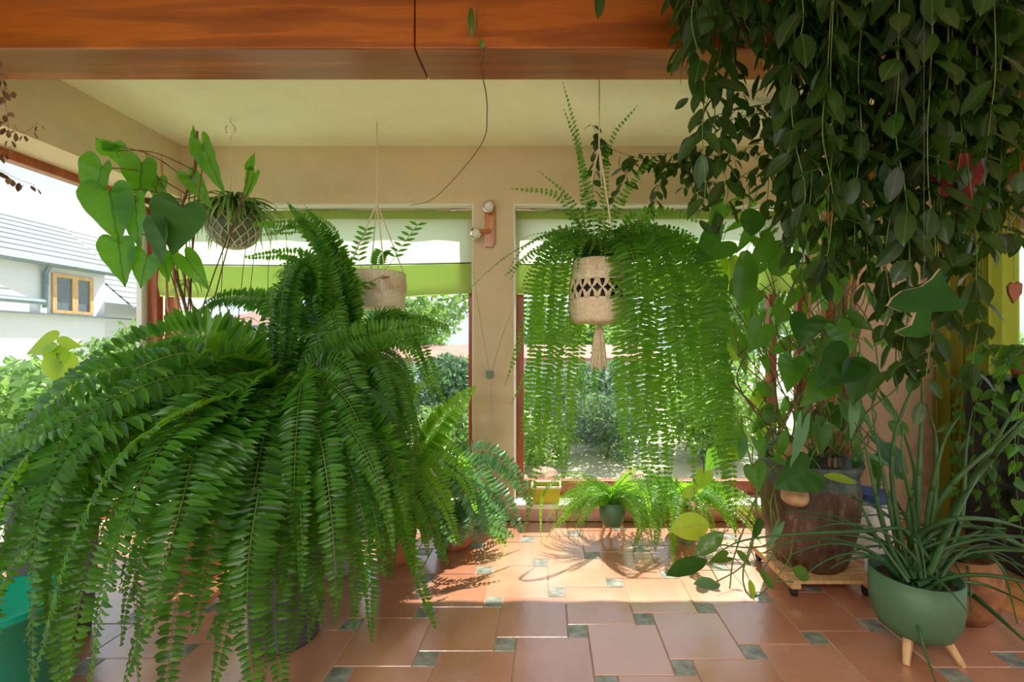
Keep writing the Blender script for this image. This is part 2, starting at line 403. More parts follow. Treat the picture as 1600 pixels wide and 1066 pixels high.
def leaf(mb, p, d, nrm, L, W, shape=OVAL, fold=.2, curl=.25, wave=0., mi=0):
    """a blade with midrib, two halves folded upwards, tip curling down; W full width"""
    d = V(d).normalized(); nrm = V(nrm); nrm = nrm - d * nrm.dot(d); nrm = nrm.normalized() if nrm.length > .05 else d.cross(V((.3, .5, 1))).normalized()
    s = nrm.cross(d); vs = []; fs = []; uv = []; n = len(shape)
    def pt(x, y, ph=0):
        z = fold * abs(y) * W - curl * L * max(0, x) ** 2 * .6 - (.12 * L * (x * x) if x < 0 else 0) + wave * L * .05 * math.sin(9 * x + ph)
        vs.append(p + d * (x * L) + s * (y * W) + nrm * z); uv.append((x, y))
    rows = []
    for sg in (1, -1):
        b0 = len(vs)
        for i, (x, y) in enumerate(shape):
            mxx = max(0, x) if i else 0
            for k in (0, .5, 1): pt(mxx + (x - mxx) * k, sg * y * k, i)
        for i in range(n - 1):
            for k in range(2):
                a = b0 + i * 3 + k; q = (a, a + 1, a + 4, a + 3)
                fs.append(q if sg > 0 else q[::-1])
    # weld centre line
    o = len(mb.v); mp = {}; V2 = []; U2 = []; idx = []
    for i, v_ in enumerate(vs):
        key = (round(v_.x, 5), round(v_.y, 5), round(v_.z, 5))
        if key not in mp: mp[key] = len(V2); V2.append(v_); U2.append(uv[i])
        idx.append(mp[key])
    F2 = []
    for f in fs:
        g = []
        for i in f:
            if idx[i] not in g: g.append(idx[i])
        if len(g) > 2: F2.append(tuple(g))
    mb.add(V2, F2, U2, mi)


def vine(mb, pts, gap=.07, L=.10, W=.055, shape=OVAL, r=.0022, pair=True, droop=.8, mis=1, start=0, jit=.35, fold=.18, face=None, taper=.35):
    pts = [V(q) for q in pts]; T_ = sum((pts[i + 1] - pts[i]).length for i in range(len(pts) - 1))
    n = max(4, int(T_ / gap)); Q = spline(pts, n * 3); mb.tube(Q, r * 1.2, r * .6, 5, mi=mis)
    a0 = R(0, 6.28)
    for i in range(start, n + 1):
        p = Q[min(i * 3, len(Q) - 1)]; a = a0 + i * 1.45
        k = 1 - taper * (i / n) ** 3
        for s in ((0, math.pi) if pair else (math.pi * (i % 2),)):
            if R(0, 1) < .1: continue
            h = V((math.cos(a + s), math.sin(a + s), 0)); d = (h * R(.5, 1) - UP * droop * R(.5, 1.4) + V((R(-1, 1), R(-1, 1), R(-1, 1))) * jit).normalized()
            pet = p + d * .012
            nn = (UP * .6 + h * .7 + (V(face) if face else V((0, 0, 0))) + V((R(-1, 1), R(-1, 1), R(-1, 1))) * .5)
            leaf(mb, pet, d, nn, L * k * R(.75, 1.15), W * k * R(.8, 1.15), shape, fold, R(.05, .4), .3)


def pot_lathe(mb, c, r, h, th=.012, shape=((.78, 0), (.85, .15), (.95, .6), (1, 1)), seg=40):
    pr = [(0.001, 0)] + [(r * a, h * b) for a, b in shape] + [(r * shape[-1][0] - th, h), (r * .8 - th, h * .8), (0.001, h * .8)]
    mb.lathe(c, pr, seg)


def pot(t, c, r, h, mat, name='pot', soil=True, shape=((.78, 0), (.85, .15), (.95, .6), (1, 1)), bevel=0):
    mb = MB(); pot_lathe(mb, c, r, h, shape=shape); o = mb.build(name, mat, t, smooth=True, origin=c)
    if soil:
        mb = MB(); mb.lathe(V(c) + V((0, 0, h * .86)), [(r * .9 * (shape[-1][0] + shape[-2][0]) / 2 - .006, 0), (r * .5, .012), (.001, .018)], 24)
        mb.build('soil', M['soil'], t, smooth=True)
    return o


def clear(a, boxes):
    """False when a frond would hide one of the things that stay uncovered (x0, x1, y0, y1, distance)"""
    for p in spline(a, 20):
        X, Y = CX + F * p.x / p.y, CY - F * (p.z - H) / p.y
        for x0, x1, y0, y1, d in boxes:
            if x0 < X < x1 and y0 < Y < y1 and p.y < d: return False
    return True


def fern(t, fr, mat, nm='frond'):
    """fr: list of dicts for frond(); each frond becomes a part"""
    for kw in fr[:100]:
        kw = dict(kw); mt = kw.pop('mat', mat); mb = MB(); frond(mb, **kw); mb.build(nm, [mt, M['stem']], t, smooth=False)
    if len(fr) > 100:
        mb = MB()
        for kw in fr[100:]:
            kw = dict(kw); kw.pop('mat', None); frond(mb, **kw)
        o = mb.build(nm, [mat, M['stem']], t); o['kind'] = 'stuff'


# ------------------------------------------------------------------ the room
FY = 3.31; WY = 3.51; CZ = 2.775; LX = -2.7; GX = -3.0; RX = 2.25; HX = 3.05
# floor of big terracotta squares and small slate squares
a_, b_ = .321, .091
mb = MB(); mb.box(-3.0, RX, -3.0, FY + .02, -.06, -.003, mi=1)
ox, oy = .185, 1.766


def tile(x0, y0, s, mi, z):
    g = .0022
    xa, xb = max(-3.0, x0 + g), min(RX, x0 + s - g); ya, yb = max(-3.0, y0 + g), min(FY, y0 + s - g)
    if xb - xa < .004 or yb - ya < .004: return
    e = .002
    mb.add([(xa, ya, -.003), (xb, ya, -.003), (xb, yb, -.003), (xa, yb, -.003), (xa + e, ya + e, z), (xb - e, ya + e, z), (xb - e, yb - e, z), (xa + e, yb - e, z)],
           [(4, 5, 6, 7), (0, 1, 5, 4), (1, 2, 6, 5), (2, 3, 7, 6), (3, 0, 4, 7)], mi=mi)


for i in range(-22, 22):
    for j in range(-22, 22):
        x = ox + i * a_ - j * b_; y = oy + i * b_ + j * a_
        if x < -3.5 or x > RX + .4 or y < -3.4 or y > FY + .4: continue
        tile(x, y, a_, 0, 0); tile(x - b_, y + a_ - b_, b_, 2, -.0004)
struct(mb.build('floor', [M['tile'], M['grout'], M['slate']]))
mb = MB()
for k in range(14):
    y0 = -3 + k * .46
    for q in range(6): mb.box(RX + .004 + q * .134, RX + .134 + q * .134, y0 + (q % 2) * .2, min(FY + .3, y0 + .457 + (q % 2) * .2), -.02, 0)
mb.box(RX, HX + .05, -3, FY + .3, -.06, -.015)
struct(mb.build('floor_boards', M['floorwood']))

# back wall: lintel, pillar, low sill wall, peach part at right
mb = MB()
mb.box(LX, RX, FY, FY + .25, 2.35, CZ + .1); mb.box(-.545, -.25, FY, WY + .12, .12, 2.35)
mb.box(2.02, RX, FY, WY + .12, .12, 2.35)
mb.box(-3.05, RX, FY + .03, WY + .12, -.05, .10)
mb.box(GX - .06, LX, FY, FY + .25, 2.39, CZ + .1)
struct(mb.build('wall_back', M['wall']))
mb = MB(); mb.box(RX, HX + .1, FY, FY + .3, 0, 2.9); struct(mb.build('wall_back_alcove', M['peach']))
# pale plastered reveals round the back windows
mb = MB()
mb.box(LX - .3, -.545, FY + .004, WY + .03, 2.338, 2.352); mb.box(-.25, 2.02, FY + .004, WY + .03, 2.338, 2.352)
mb.box(-.262, -.24, FY + .004, WY + .03, .14, 2.34); mb.box(-.555, -.533, FY + .004, WY + .03, .14, 2.34)
struct(mb.build('trim_1', M['white']))
mb = MB(); mb.box(-2.98, -.25, FY - .035, WY, .10, .135); mb.box(-.25, 2.1, FY - .035, WY, .10, .135)
struct(mb.build('trim_2', M['white'], bevel=.006))
mb = MB()
for k in range(24):
    x0 = -2.98 + k * .218
    mb.box(x0, min(RX, x0 + .214), FY - .012, FY + .03, 0.004, .098)
struct(mb.build('baseboard_back', M['tile'], bevel=.003))
# ceiling
mb = MB(); mb.box(-3.05, HX + .1, 1.95, FY + .05, CZ, CZ + .1); struct(mb.build('ceiling', M['ceil']))
mb = MB(); mb.box(-3.1, HX + .1, -3.05, 1.95, 2.98, 3.08); struct(mb.build('ceiling_front', M['ceil']))
# left wall: deep lintel above the long window, low sill wall
mb = MB(); mb.box(-3.1, LX, -.9, FY + .02, 2.39, 3.0); mb.box(-3.1, -2.95, -3.05, FY + .3, -.05, .12)
mb.box(-3.1, -2.95, -3.05, -.9, 0, 3.0)
struct(mb.build('wall_left', M['wall']))
# behind the camera: wall with wide garden openings; right wall of the inner room
mb = MB(); mb.box(-3.1, HX + .1, -3.1, -3, 2.3, 3.0); mb.box(-3.1, -2.6, -3.1, -3, 0, 2.3); mb.box(-.1, .4, -3.1, -3, 0, 2.3); mb.box(2.7, HX + .1, -3.1, -3, 0, 2.3)
struct(mb.build('wall_front', M['wall']))
mb = MB(); mb.box(HX, HX + .1, -3.1, .4, 0, 3.0); mb.box(HX, HX + .1, .4, FY, 2.06, 3.0); mb.box(HX, HX + .1, .4, FY, 0, .12); mb.box(HX, HX + .1, 3.1, FY, .1, 2.1)
struct(mb.build('wall_right', M['peach']))

# windows ---------------------------------------------------------
def window_back(nm, x0, x1, muls, zb=.135, zt=2.34):
    root = struct(MB_box(nm, [(x0, x1, WY - .02, WY + .05, zb, zb + .11), (x0, x1, WY - .02, WY + .05, zt - .06, zt),
                              (x0, x0 + .065, WY - .019, WY + .049, zb + .001, zt - .001), (x1 - .065, x1, WY - .019, WY + .049, zb + .001, zt - .001)] +
                         [(q - .03, q + .03, WY - .02, WY + .05, zb, zt) for q in muls], M['frame']))
    mb = MB(); mb.box(x0 + .05, x1 - .05, WY + .012, WY + .018, zb + .1, zt - .05); mb.build('pane', M['glass'], root)
    return root


def MB_box(nm, bx, mat, bevel=.004, parent=None):
    mb = MB()
    for q in bx: mb.box(*q)
    return mb.build(nm, mat, parent, bevel=bevel)


window_back('window_1', -2.98, -.548, [])
window_back('window_2', -.248, 2.02, [1.76])
# left window along the side wall
bx = [(GX - .06, GX + .01, -.9, WY - .03, 2.335, 2.392), (GX - .06, GX + .01, -.9, WY - .03, .12, .2)]
for q in (-.88, 1.15, 3.43): bx.append((GX - .06, GX + .01, q, q + .06, .12, 2.39))
wl = struct(MB_box('window_3', bx, M['frame']))
mb = MB(); mb.box(GX - .03, GX - .024, -.88, WY - .04, .15, 2.36); mb.build('pane', M['glass'], wl)
mb = MB(); mb.box(GX - .10, GX - .061, 3.38, WY + .09, .0, 2.5); struct(mb.build('trim_3', M['white']))
# right window
bx = [(HX + .02, HX + .06, .4, 3.1, .12, .2), (HX + .02, HX + .06, .4, 3.1, 1.99, 2.06)]
for q in (.4, 1.3, 2.2, 2.62, 3.04): bx.append((HX + .02, HX + .06, q, q + .07, .12, 2.06))
wr = struct(MB_box('window_4', bx, M['white']))
mb = MB(); mb.box(HX + .038, HX + .043, .42, 3.08, .15, 2.04); mb.build('pane', M['glass'], wr)

# beams -----------------------------------------------------------
mb = MB(); mb.box(-3.05, -.56, 1.885, 2.11, 2.55, 2.99); mb.box(-.556, HX, 1.885, 2.11, 2.55, 2.99)
tag(mb.build('ceiling_beam', M['beam'], bevel=.006), 'wide orange varnished wooden beam crossing the top of the picture', 'beam')
mb = MB(); mb.box(RX - .01, RX + .16, 2.115, FY - .002, 2.46, 2.774)
tag(mb.build('side_beam', M['beam'], bevel=.006), 'orange wooden beam running to the back wall behind the dark leaves at top right', 'beam')
mb = MB(); mb.box(2.06, 2.22, FY - .1, FY - .003, 0.004, 2.46)
tag(mb.build('wooden_post', M['beam'], bevel=.006), 'reddish brown wooden post on the back wall behind the big stoneware pot', 'post')
mb = MB(); mb.box(HX - .1, HX - .004, .6, 3.28, 2.36, 2.5)
tag(mb.build('curtain_pelmet', M['beam'], bevel=.006), 'orange wooden pelmet above the lime curtain at the right edge', 'pelmet')

# fill lamps added out of view behind the camera to brighten the room
m, t, b = newmat('fill_lamp_diffuser'); M['lamp'] = m; b.inputs['Emission Color'].default_value = (1, .96, .9, 1); b.inputs['Emission Strength'].default_value = 4.
for k, (x, y, e) in enumerate(((-1.7, -1.9, 34), (.0, -1.9, 30), (-1.2, -.6, 18), (1.7, -2.2, 4))):
    t = thing('added_fill_lamp', (x, y, 2.90), ('added round fill lamp, unseen, over the left of the inner room', 'added round fill lamp, unseen, behind the camera', 'added round fill lamp, unseen, nearest the camera', 'added round fill lamp, unseen, at the right of the inner room')[k], 'lamp', 'added fill lamps behind the camera')
    mb = MB(); mb.lathe((x, y, 2.90), [(.001, .079), (.27, .079), (.28, .02), (.26, .0)], 32); mb.build('housing', M['white'], t, smooth=True)
    mb = MB(); mb.lathe((x, y, 2.90), [(.26, .01), (.001, .01)], 32); mb.build('diffuser', M['lamp'], t)
    ld = bpy.data.lights.new('fill_lamp_light', 'AREA'); ld.shape = 'DISK'; ld.size = .5; ld.energy = e; ld.color = (1, .96, .9); lo = bpy.data.objects.new('fill_lamp_light', ld); C.objects.link(lo); lo.parent = t; lo.location = (0, 0, -.01)

# blinds ----------------------------------------------------------
def blind(x0, x1, label, sag):
    t = thing('roman_blind', ((x0 + x1) / 2, WY - .1, 1.9), label, 'blind', 'green blinds in the back windows')
    yb = WY - .07; nx = 40

    def sheet(f, nm, mat):
        mb = MB(); rows = f; vs = []; fs = []
        for (z, dy, sg) in rows:
            for i in range(nx + 1):
                u = i / nx; s = sg * (4 * u * (1 - u) * .03 + (1 - u) * .02)
                vs.append(V((x0 + (x1 - x0) * u, yb - dy + .006 * math.sin(u * 37 + z * 9), z - s * sag)))
        for r in range(len(rows) - 1):
            for i in range(nx):
                a = r * (nx + 1) + i; fs.append((a, a + 1, a + nx + 2, a + nx + 1))
        mb.add(vs, fs); mb.build(nm, mat, t, smooth=True)
    sheet([(2.33, 0, 0), (2.1, .003, 0), (1.93, .006, .6), (1.74, .004, 1)], 'sheer_panel', M['blind'])
    sheet([(2.34, .03, 0), (2.30, .033, 0), (2.262, .03, 0)], 'heading_band', M['band'])
    sheet([(1.93, .012, .6), (1.88, .035, .8), (1.78, .045, 1), (1.70, .03, 1.3)], 'folded_band', M['band'])
    mb = MB(); mb.tube([(x0, yb - .03, 2.332), (x1, yb - .03, 2.332)], .008, seg=8); mb.build('rail', M['metal'], t)
    mb = MB(); mb.tube([(x0, yb - .015, 1.932 - .6 * .02), ((x0 + x1) / 2, yb - .015, 1.932 - .6 * .04), (x1, yb - .015, 1.932)], .005, seg=6); mb.build('rod', M['dark'], t)


blind(-2.95, -.575, 'lime green blind half drawn in the left back window', 1.)
blind(-.235, 2.0, 'lime green blind half drawn in the right back window behind the hanging fern', .4)
# blind cords gathered on the pillar with a little tag
t = thing('pull_cords', P(765, 583, FY - .02), 'pale V-shaped blind cords meeting at a small grey-green square on the white pillar', 'cord')
for (xa, ya, xb, yb2) in ((729, 345, 763, 578), (803, 470, 768, 578)):
    mb = MB(); mb.tube(spline([P(xa, ya, FY - .03 if xa > 740 else FY - .05), P((xa + xb) / 2 - 3, (ya + yb2) / 2, FY - .025), P(xb, yb2, FY - .02)], 8), .0028, seg=5); mb.build('cord', M['cream2'], t)
mb = MB(); mb.tube([P(766, 588, FY - .02), P(766, 700, FY - .012)], .0025, seg=5); mb.tube([P(769, 588, FY - .02), P(770, 690, FY - .012)], .0025, seg=5); mb.build('cord', M['cream2'], t)
q = P(765, 585, FY - .02); mb = MB(); mb.box(q.x - .025, q.x + .025, FY - .03, FY - .012, q.z - .025, q.z + .025); mb.build('tag', M['tag'], t)
for (x, lab) in ((710, 'small metal hook under the lintel of the left back window'), (833, 'small metal hook under the lintel of the right back window')):
    q = P(x, 326, 3.4); mb = MB(); mb.box(q.x - .022, q.x + .022, 3.39, 3.41, 2.318, 2.326); mb.tube([q + V((0, 0, .05)), q - V((0, 0, .02))], .004, seg=6)
    mb.v = [V((p.x, p.y, min(p.z, 2.337))) for p in mb.v]
    tag(mb.build('blind_hook', M['metal']), lab, 'hook', 'hooks under the window lintels')
# wooden wall spotlight
q = P(766, 350, FY); t = thing('wall_spotlight', q, 'wooden wall light with two chrome spotlights on the pillar between windows', 'lamp')
prof = [(-.035, -.17), (.02, -.175), (.035, -.13), (.035, .13), (.02, .165), (-.02, .165), (-.035, .12)]
mb = MB(); n = len(prof); mb.add([(q.x + a, FY - .004, q.z + b) for a, b in prof] + [(q.x + a, FY - .028, q.z + b) for a, b in prof],
                                 [tuple(range(n)), tuple(range(n, 2 * n))[::-1]] + [(i, (i + 1) % n, n + (i + 1) % n, n + i) for i in range(n)])
mb.build('backplate', M['bracket'], t, bevel=.003)
mb = MB(); mb.tube([q + V((0, -.03, -.06)), q + V((-.06, -.06, -.068))], .018, .014, 10); mb.build('arm', M['bracket'], t)
for (dp, d) in ((V((-.085, -.075, -.09)), V((-.5, -.85, -.1))), (V((0, -.07, .11)), V((-.15, -.9, -.4)))):
    d = d.normalized(); c = q + dp; mb = MB()
    rr = [(.012, -.045), (.026, -.03), (.036, -.005), (.042, .03), (.038, .032), (.032, .0), (.001, -.01)]
    base = MB(); base.lathe((0, 0, 0), rr, 20); ro = d.to_track_quat('Z', 'Y').to_matrix()
    mb.add([c + ro @ p for p in base.v], base.f); sp_ = mb.build('spot_head', M['metal'], t, smooth=True)
    mb = MB(); base = MB(); base.lathe((0, 0, 0), [(.034, .02), (.02, .026), (.001, .028)], 16); mb.add([c + ro @ p for p in base.v], base.f)
    mb.build('bulb', M['white'], sp_, smooth=True)

# curtains on the right
def curtain(x, y0, y1, along, label, z1=2.3):
    mb = MB(); n = 60; vs = []; fs = []
    for j, z in enumerate((0.02, .5, 1.2, z1)):
        for i in range(n + 1):
            u = i / n; yy = y0 + (y1 - y0) * u; o = .03 * math.sin(u * 6.28 * (y1 - y0) / .09) * (1 + .15 * math.sin(z * 2 + u * 5))
            vs.append(V((x + o, yy, z)) if along == 'y' else V((yy, x + o, z)))
    for j in range(3):
        for i in range(n): a = j * (n + 1) + i; fs.append((a, a + 1, a + n + 2, a + n + 1))
    mb.add(vs, fs)
    return tag(mb.build('curtain', M['curtain'], smooth=True), label, 'curtain', 'lime curtains at the right')


curtain(FY - .09, 2.80, 2.97, 'x', 'narrow yellow-green curtain hanging against the peach wall by the corner')
curtain(HX - .055, 2.85, 3.18, 'y', 'lime curtain drawn beside the white-framed window at right edge')

# ------------------------------------------------------------------ outside
mb = MB(); mb.box(-45, 40, 3.9, 60, -.3, -.12); mb.box(-45, -3.2, -20, 3.9, -.3, -.12); mb.box(3.3, 40, -20, 3.9, -.3, -.12); mb.box(-3.2, 3.3, -20, -3.3, -.3, -.12); mb.box(-3.2, 3.3, 3.66, 3.9, -.3, -.12)
struct(mb.build('ground', M['ground']))


def leafblob(mb, c, rx, ry, rz, n, s, mi=0, lumps=9):
    cs = [(V((R(-.6, .6) * rx, R(-.6, .6) * ry, R(-.5, .6) * rz)), R(.35, .62)) for _ in range(lumps)]; vs = []; fs = []
    for i in range(n):
        o, k = random.choice(cs); d = V((random.gauss(0, 1), random.gauss(0, 1), random.gauss(0, 1))).normalized()
        p = V(c) + o + V((d.x * rx * k, d.y * ry * k, d.z * rz * k)) * R(.75, 1.08)
        u = V((R(-1, 1), R(-1, 1), R(-1, 1))).normalized(); w_ = d.cross(u).normalized(); u = (u - w_ * u.dot(w_)); z = s * R(.6, 1.3); b = len(vs)
        vs += [p - u * z, p + w_ * z * .45, p + u * z, p - w_ * z * .45]; fs.append((b, b + 1, b + 2, b + 3))
    mb.add(vs, fs, mi=mi)


def tree(nm, x, y, r, h, n, s, label, mat, cat, trunk=True, grp='garden greenery outside the windows'):
    t = thing(nm, (x, y, -.12), label, cat, grp)
    mb = MB(); leafblob(mb, (x, y, h * (.58 if cat == 'tree' else .42)), r, r * .8, h * (.5 if cat == 'tree' else .62), n, s); mb.build('foliage', mat, t)
    mb = MB(); mb.tube([(x, y, -.12), (x + .05, y, h * .3), (x, y, h * .6)], .012 * h + .01, .008 * h, 7); mb.build('trunk', M['bark'], t)


tree('garden_tree', -4.6, 15.5, 2.3, 3.4, 5000, .13, 'pale green leafy tree seen through the left back window below its blind', M['tree'], 'tree')
tree('garden_tree', .6, 17.4, 3.0, 3.6, 5000, .14, 'pale tree beyond the shed, seen behind the hanging tassel', M['tree'], 'tree')
tree('garden_tree', 5.9, 12.6, 2.6, 3.8, 4500, .13, 'leafy garden tree seen through the right back window beside its wooden mullion', M['tree'], 'tree')
tree('garden_shrub', -1.7, 7.6, 1.25, 1.15, 4200, .06, 'blue-green shrub outside the left back window next to the pillar', M['tree2'], 'shrub')
tree('garden_shrub', -3.9, 7.4, 1.3, 1.3, 3500, .06, 'shrub outside behind the large left fern, under the far white house', M['tree2'], 'shrub')
tree('garden_shrub', .5, 7.0, 1.2, 1.1, 4200, .06, 'blue-green shrub outside directly behind the hanging fern fronds', M['tree2'], 'shrub')
tree('garden_shrub', 2.6, 6.6, 1.1, 1.3, 3200, .06, 'shrub outside the right back window behind the climbing plant', M['tree'], 'shrub')
tree('garden_shrub', -8.3, 9.6, 1.9, 2.1, 6000, .09, 'rounded pale hedge shrub in front of the white house at left', M['tree'], 'shrub')
tree('garden_shrub', -6.0, 5.2, 1.3, 1.2, 3500, .07, 'low shrub outside the side window behind the left fern tips', M['tree'], 'shrub')
tree('garden_shrub', 7.2, 6.2, 1.6, 1.6, 2500, .09, 'green shrub outside the far right side window', M['tree'], 'shrub')
tree('garden_shrub', -.15, 5.2, .55, .45, 1800, .045, 'low shrub outside immediately right of the pillar above the stones', M['tree'], 'shrub')
tree('garden_shrub', .75, 5.6, .75, .75, 2600, .045, 'grey-green shrub outside the right back window above the small footed fern', M['tree2'], 'shrub')
tree('garden_shrub', -1.05, 5.5, .6, .6, 2000, .045, 'low pale shrub outside the left back window beside the glowing frond', M['tree'], 'shrub')
tree('garden_shrub', 1.9, 5.3, .7, .8, 2200, .05, 'bright shrub outside the right back window behind the canes', M['tree'], 'shrub')
for k, (x, y, s) in enumerate([(-.32, 4.6, .13), (-.05, 4.75, .15), (.2, 4.5, .10), (-1.2, 4.8, .14), (.9, 4.7, .14), (-.75, 4.6, .1)]):
    mb = MB(); prf = [(s * r_, z * s) for r_, z in ((.001, -.1), (.8, 0), (1, .3), (.75, .62), (.3, .8), (.001, .82))]
    mb.lathe((x, y, -.11), prf, 9, disp=lambda a, z, s=s, k=k: s * .14 * math.sin(a * 3 + k) + s * .07 * math.sin(a * 5 + z * 20))
    tag(mb.build('garden_rock', M['rock']), ['reddish stone outside just right of the pillar foot', 'larger reddish stone outside behind the left hanging frond tips', 'small reddish stone outside above the yellow trough',
        'stone on the lawn outside left of the pillar', 'stone on the lawn outside behind the small footed fern', 'small stone outside nearest the pillar on its left'][k], 'stone', 'stones in the garden')
# shed with reddish roof
t = thing('garden_shed', (-1, 11, -.12), 'low garden shed with weathered reddish roof beyond the shrubs', 'shed')
mb = MB(); mb.box(-4.2, 2.7, 11, 13, -.12, .95); mb.build('wall', M['mortar'], t)
mb = MB(); mb.add([(-4.4, 10.8, .92), (2.9, 10.8, .92), (2.9, 13.2, 1.24), (-4.4, 13.2, 1.24), (-4.4, 10.8, 1.0), (2.9, 10.8, 1.0), (2.9, 13.2, 1.32), (-4.4, 13.2, 1.32)],
                  [(0, 3, 2, 1), (4, 5, 6, 7), (0, 1, 5, 4), (1, 2, 6, 5), (2, 3, 7, 6), (3, 0, 4, 7)])
mb.build('roof', M['pinkroof'], t)
# far white house behind
t = thing('neighbour_house', (-12, 23, -.12), 'distant white house with a reddish roof seen through the left back window', 'house')
mb = MB(); mb.box(-17, -9.2, 22, 28, -.12, 2.3); mb.build('wall', M['mortar'], t)
mb = MB(); mb.add([(-17.3, 21.7, 2.25), (-8.9, 21.7, 2.25), (-10.5, 25, 3.4), (-15.5, 25, 3.4), (-8.9, 28.3, 2.25), (-17.3, 28.3, 2.25)], [(0, 1, 2, 3), (1, 4, 2), (4, 5, 3, 2), (5, 0, 3), (0, 5, 4, 1)]); mb.build('roof', M['pinkroof'], t)
mb = MB(); mb.tube([(-17.3, 21.6, 2.22), (-8.9, 21.6, 2.22)], .09, seg=8); mb.build('gutter', M['zinc'], t)

# white house at the left with a ribbed metal roof
m, tt, b = newmat('ribbed_metal_roof'); M['ribroof'] = m
tc = N(tt, 'ShaderNodeTexCoord'); sp = N(tt, 'ShaderNodeSeparateXYZ'); tt.links.new(tc.outputs['Object'], sp.inputs[0])
mm = N(tt, 'ShaderNodeMath', operation='MULTIPLY'); mm.inputs[1].default_value = 4.4; tt.links.new(sp.outputs[2], mm.inputs[0])
frc = N(tt, 'ShaderNodeMath', operation='FRACT'); tt.links.new(mm.outputs[0], frc.inputs[0])
tt.links.new(ramp(tt, frc.outputs[0], [(0, (.035, .05, .07)), (.26, (.035, .05, .07)), (.32, (.26, .30, .34)), (1, (.30, .34, .39))]), b.inputs['Base Color']); b.inputs['Roughness'].default_value = .5
t = thing('white_house', (-16, 13, -.12), 'white modern house with ribbed grey metal roof and wood-framed window at far left', 'house')
mb = MB(); mb.box(-22, -16, 4, 16.2, -.12, 3.95); mb.box(-22, -16.4, 16.2, 20, -.12, 2.9); mb.build('wall', M['mortar'], t)
mb = MB(); mb.box(-16.05, -15.75, 4, 18.5, 2.28, 2.32); mb.build('ledge', M['zinc'], t)


def slab(mb, p, th=.08):
    p = [V(q) for q in p]; n = len(p); mb.add(p + [q - V((0, 0, th)) for q in p], [tuple(range(n)), tuple(range(n, 2 * n))[::-1]] + [(i, n + i, n + (i + 1) % n, (i + 1) % n) for i in range(n)])


mb = MB(); slab(mb, [(-15.8, 3, 3.98), (-15.8, 16.4, 3.98), (-15.8 - 3.2, 17.6, 5.95), (-19, 3, 5.95)]); slab(mb, [(-22.2, 3, 3.98), (-19, 3, 5.95), (-19, 17.6, 5.95), (-22.2, 17.6, 3.98)])
slab(mb, [(-15.2, 16.42, 2.75), (-15.2, 20, 2.75), (-19, 20, 5.9), (-19, 16.6, 5.9)])
mb.build('roof', M['ribroof'], t)
mb = MB(); slab(mb, [(-14.6, 4, 2.62), (-14.6, 12.7, 2.62), (-15.98, 11.3, 3.8), (-15.98, 4, 3.8)]); mb.build('porch_roof', M['ribroof'], t)
mb = MB(); mb.tube([(-15.7, 3, 3.9), (-15.7, 16.4, 3.9)], .1, seg=8); mb.tube([(-14.5, 4, 2.55), (-14.5, 12.9, 2.55)], .08, seg=8); mb.tube([(-15.1, 16.6, 2.7), (-15.1, 20, 2.7)], .09, seg=8); mb.build('gutter', M['zinc'], t)
mb = MB(); mb.tube([(-15.75, 14.2, 3.85), (-15.9, 14.2, 3.6), (-15.9, 14.2, 2.5)], .07, seg=8); mb.build('downpipe', M['zinc'], t)
yy0, yy1 = 14.45, 15.75
mb = MB()
for q in ((yy0, yy0 + .12, 2.46, 3.53), (yy1 - .12, yy1, 2.46, 3.53), (yy0, yy1, 3.53, 3.65), (yy0, yy1, 2.35, 2.46), (yy0 + .6, yy0 + .78, 2.46, 3.53)): mb.box(-16.02, -15.94, *q)
wf = mb.build('window', M['legwood'], t)
mb = MB(); mb.box(-16.01, -15.985, yy0 + .03, yy1 - .03, 2.4, 3.6); mb.build('pane', M['deskglass'], wf)

# ------------------------------------------------------------------ big Boston fern, left foreground
def px(*q): return [P(*k) for k in q]


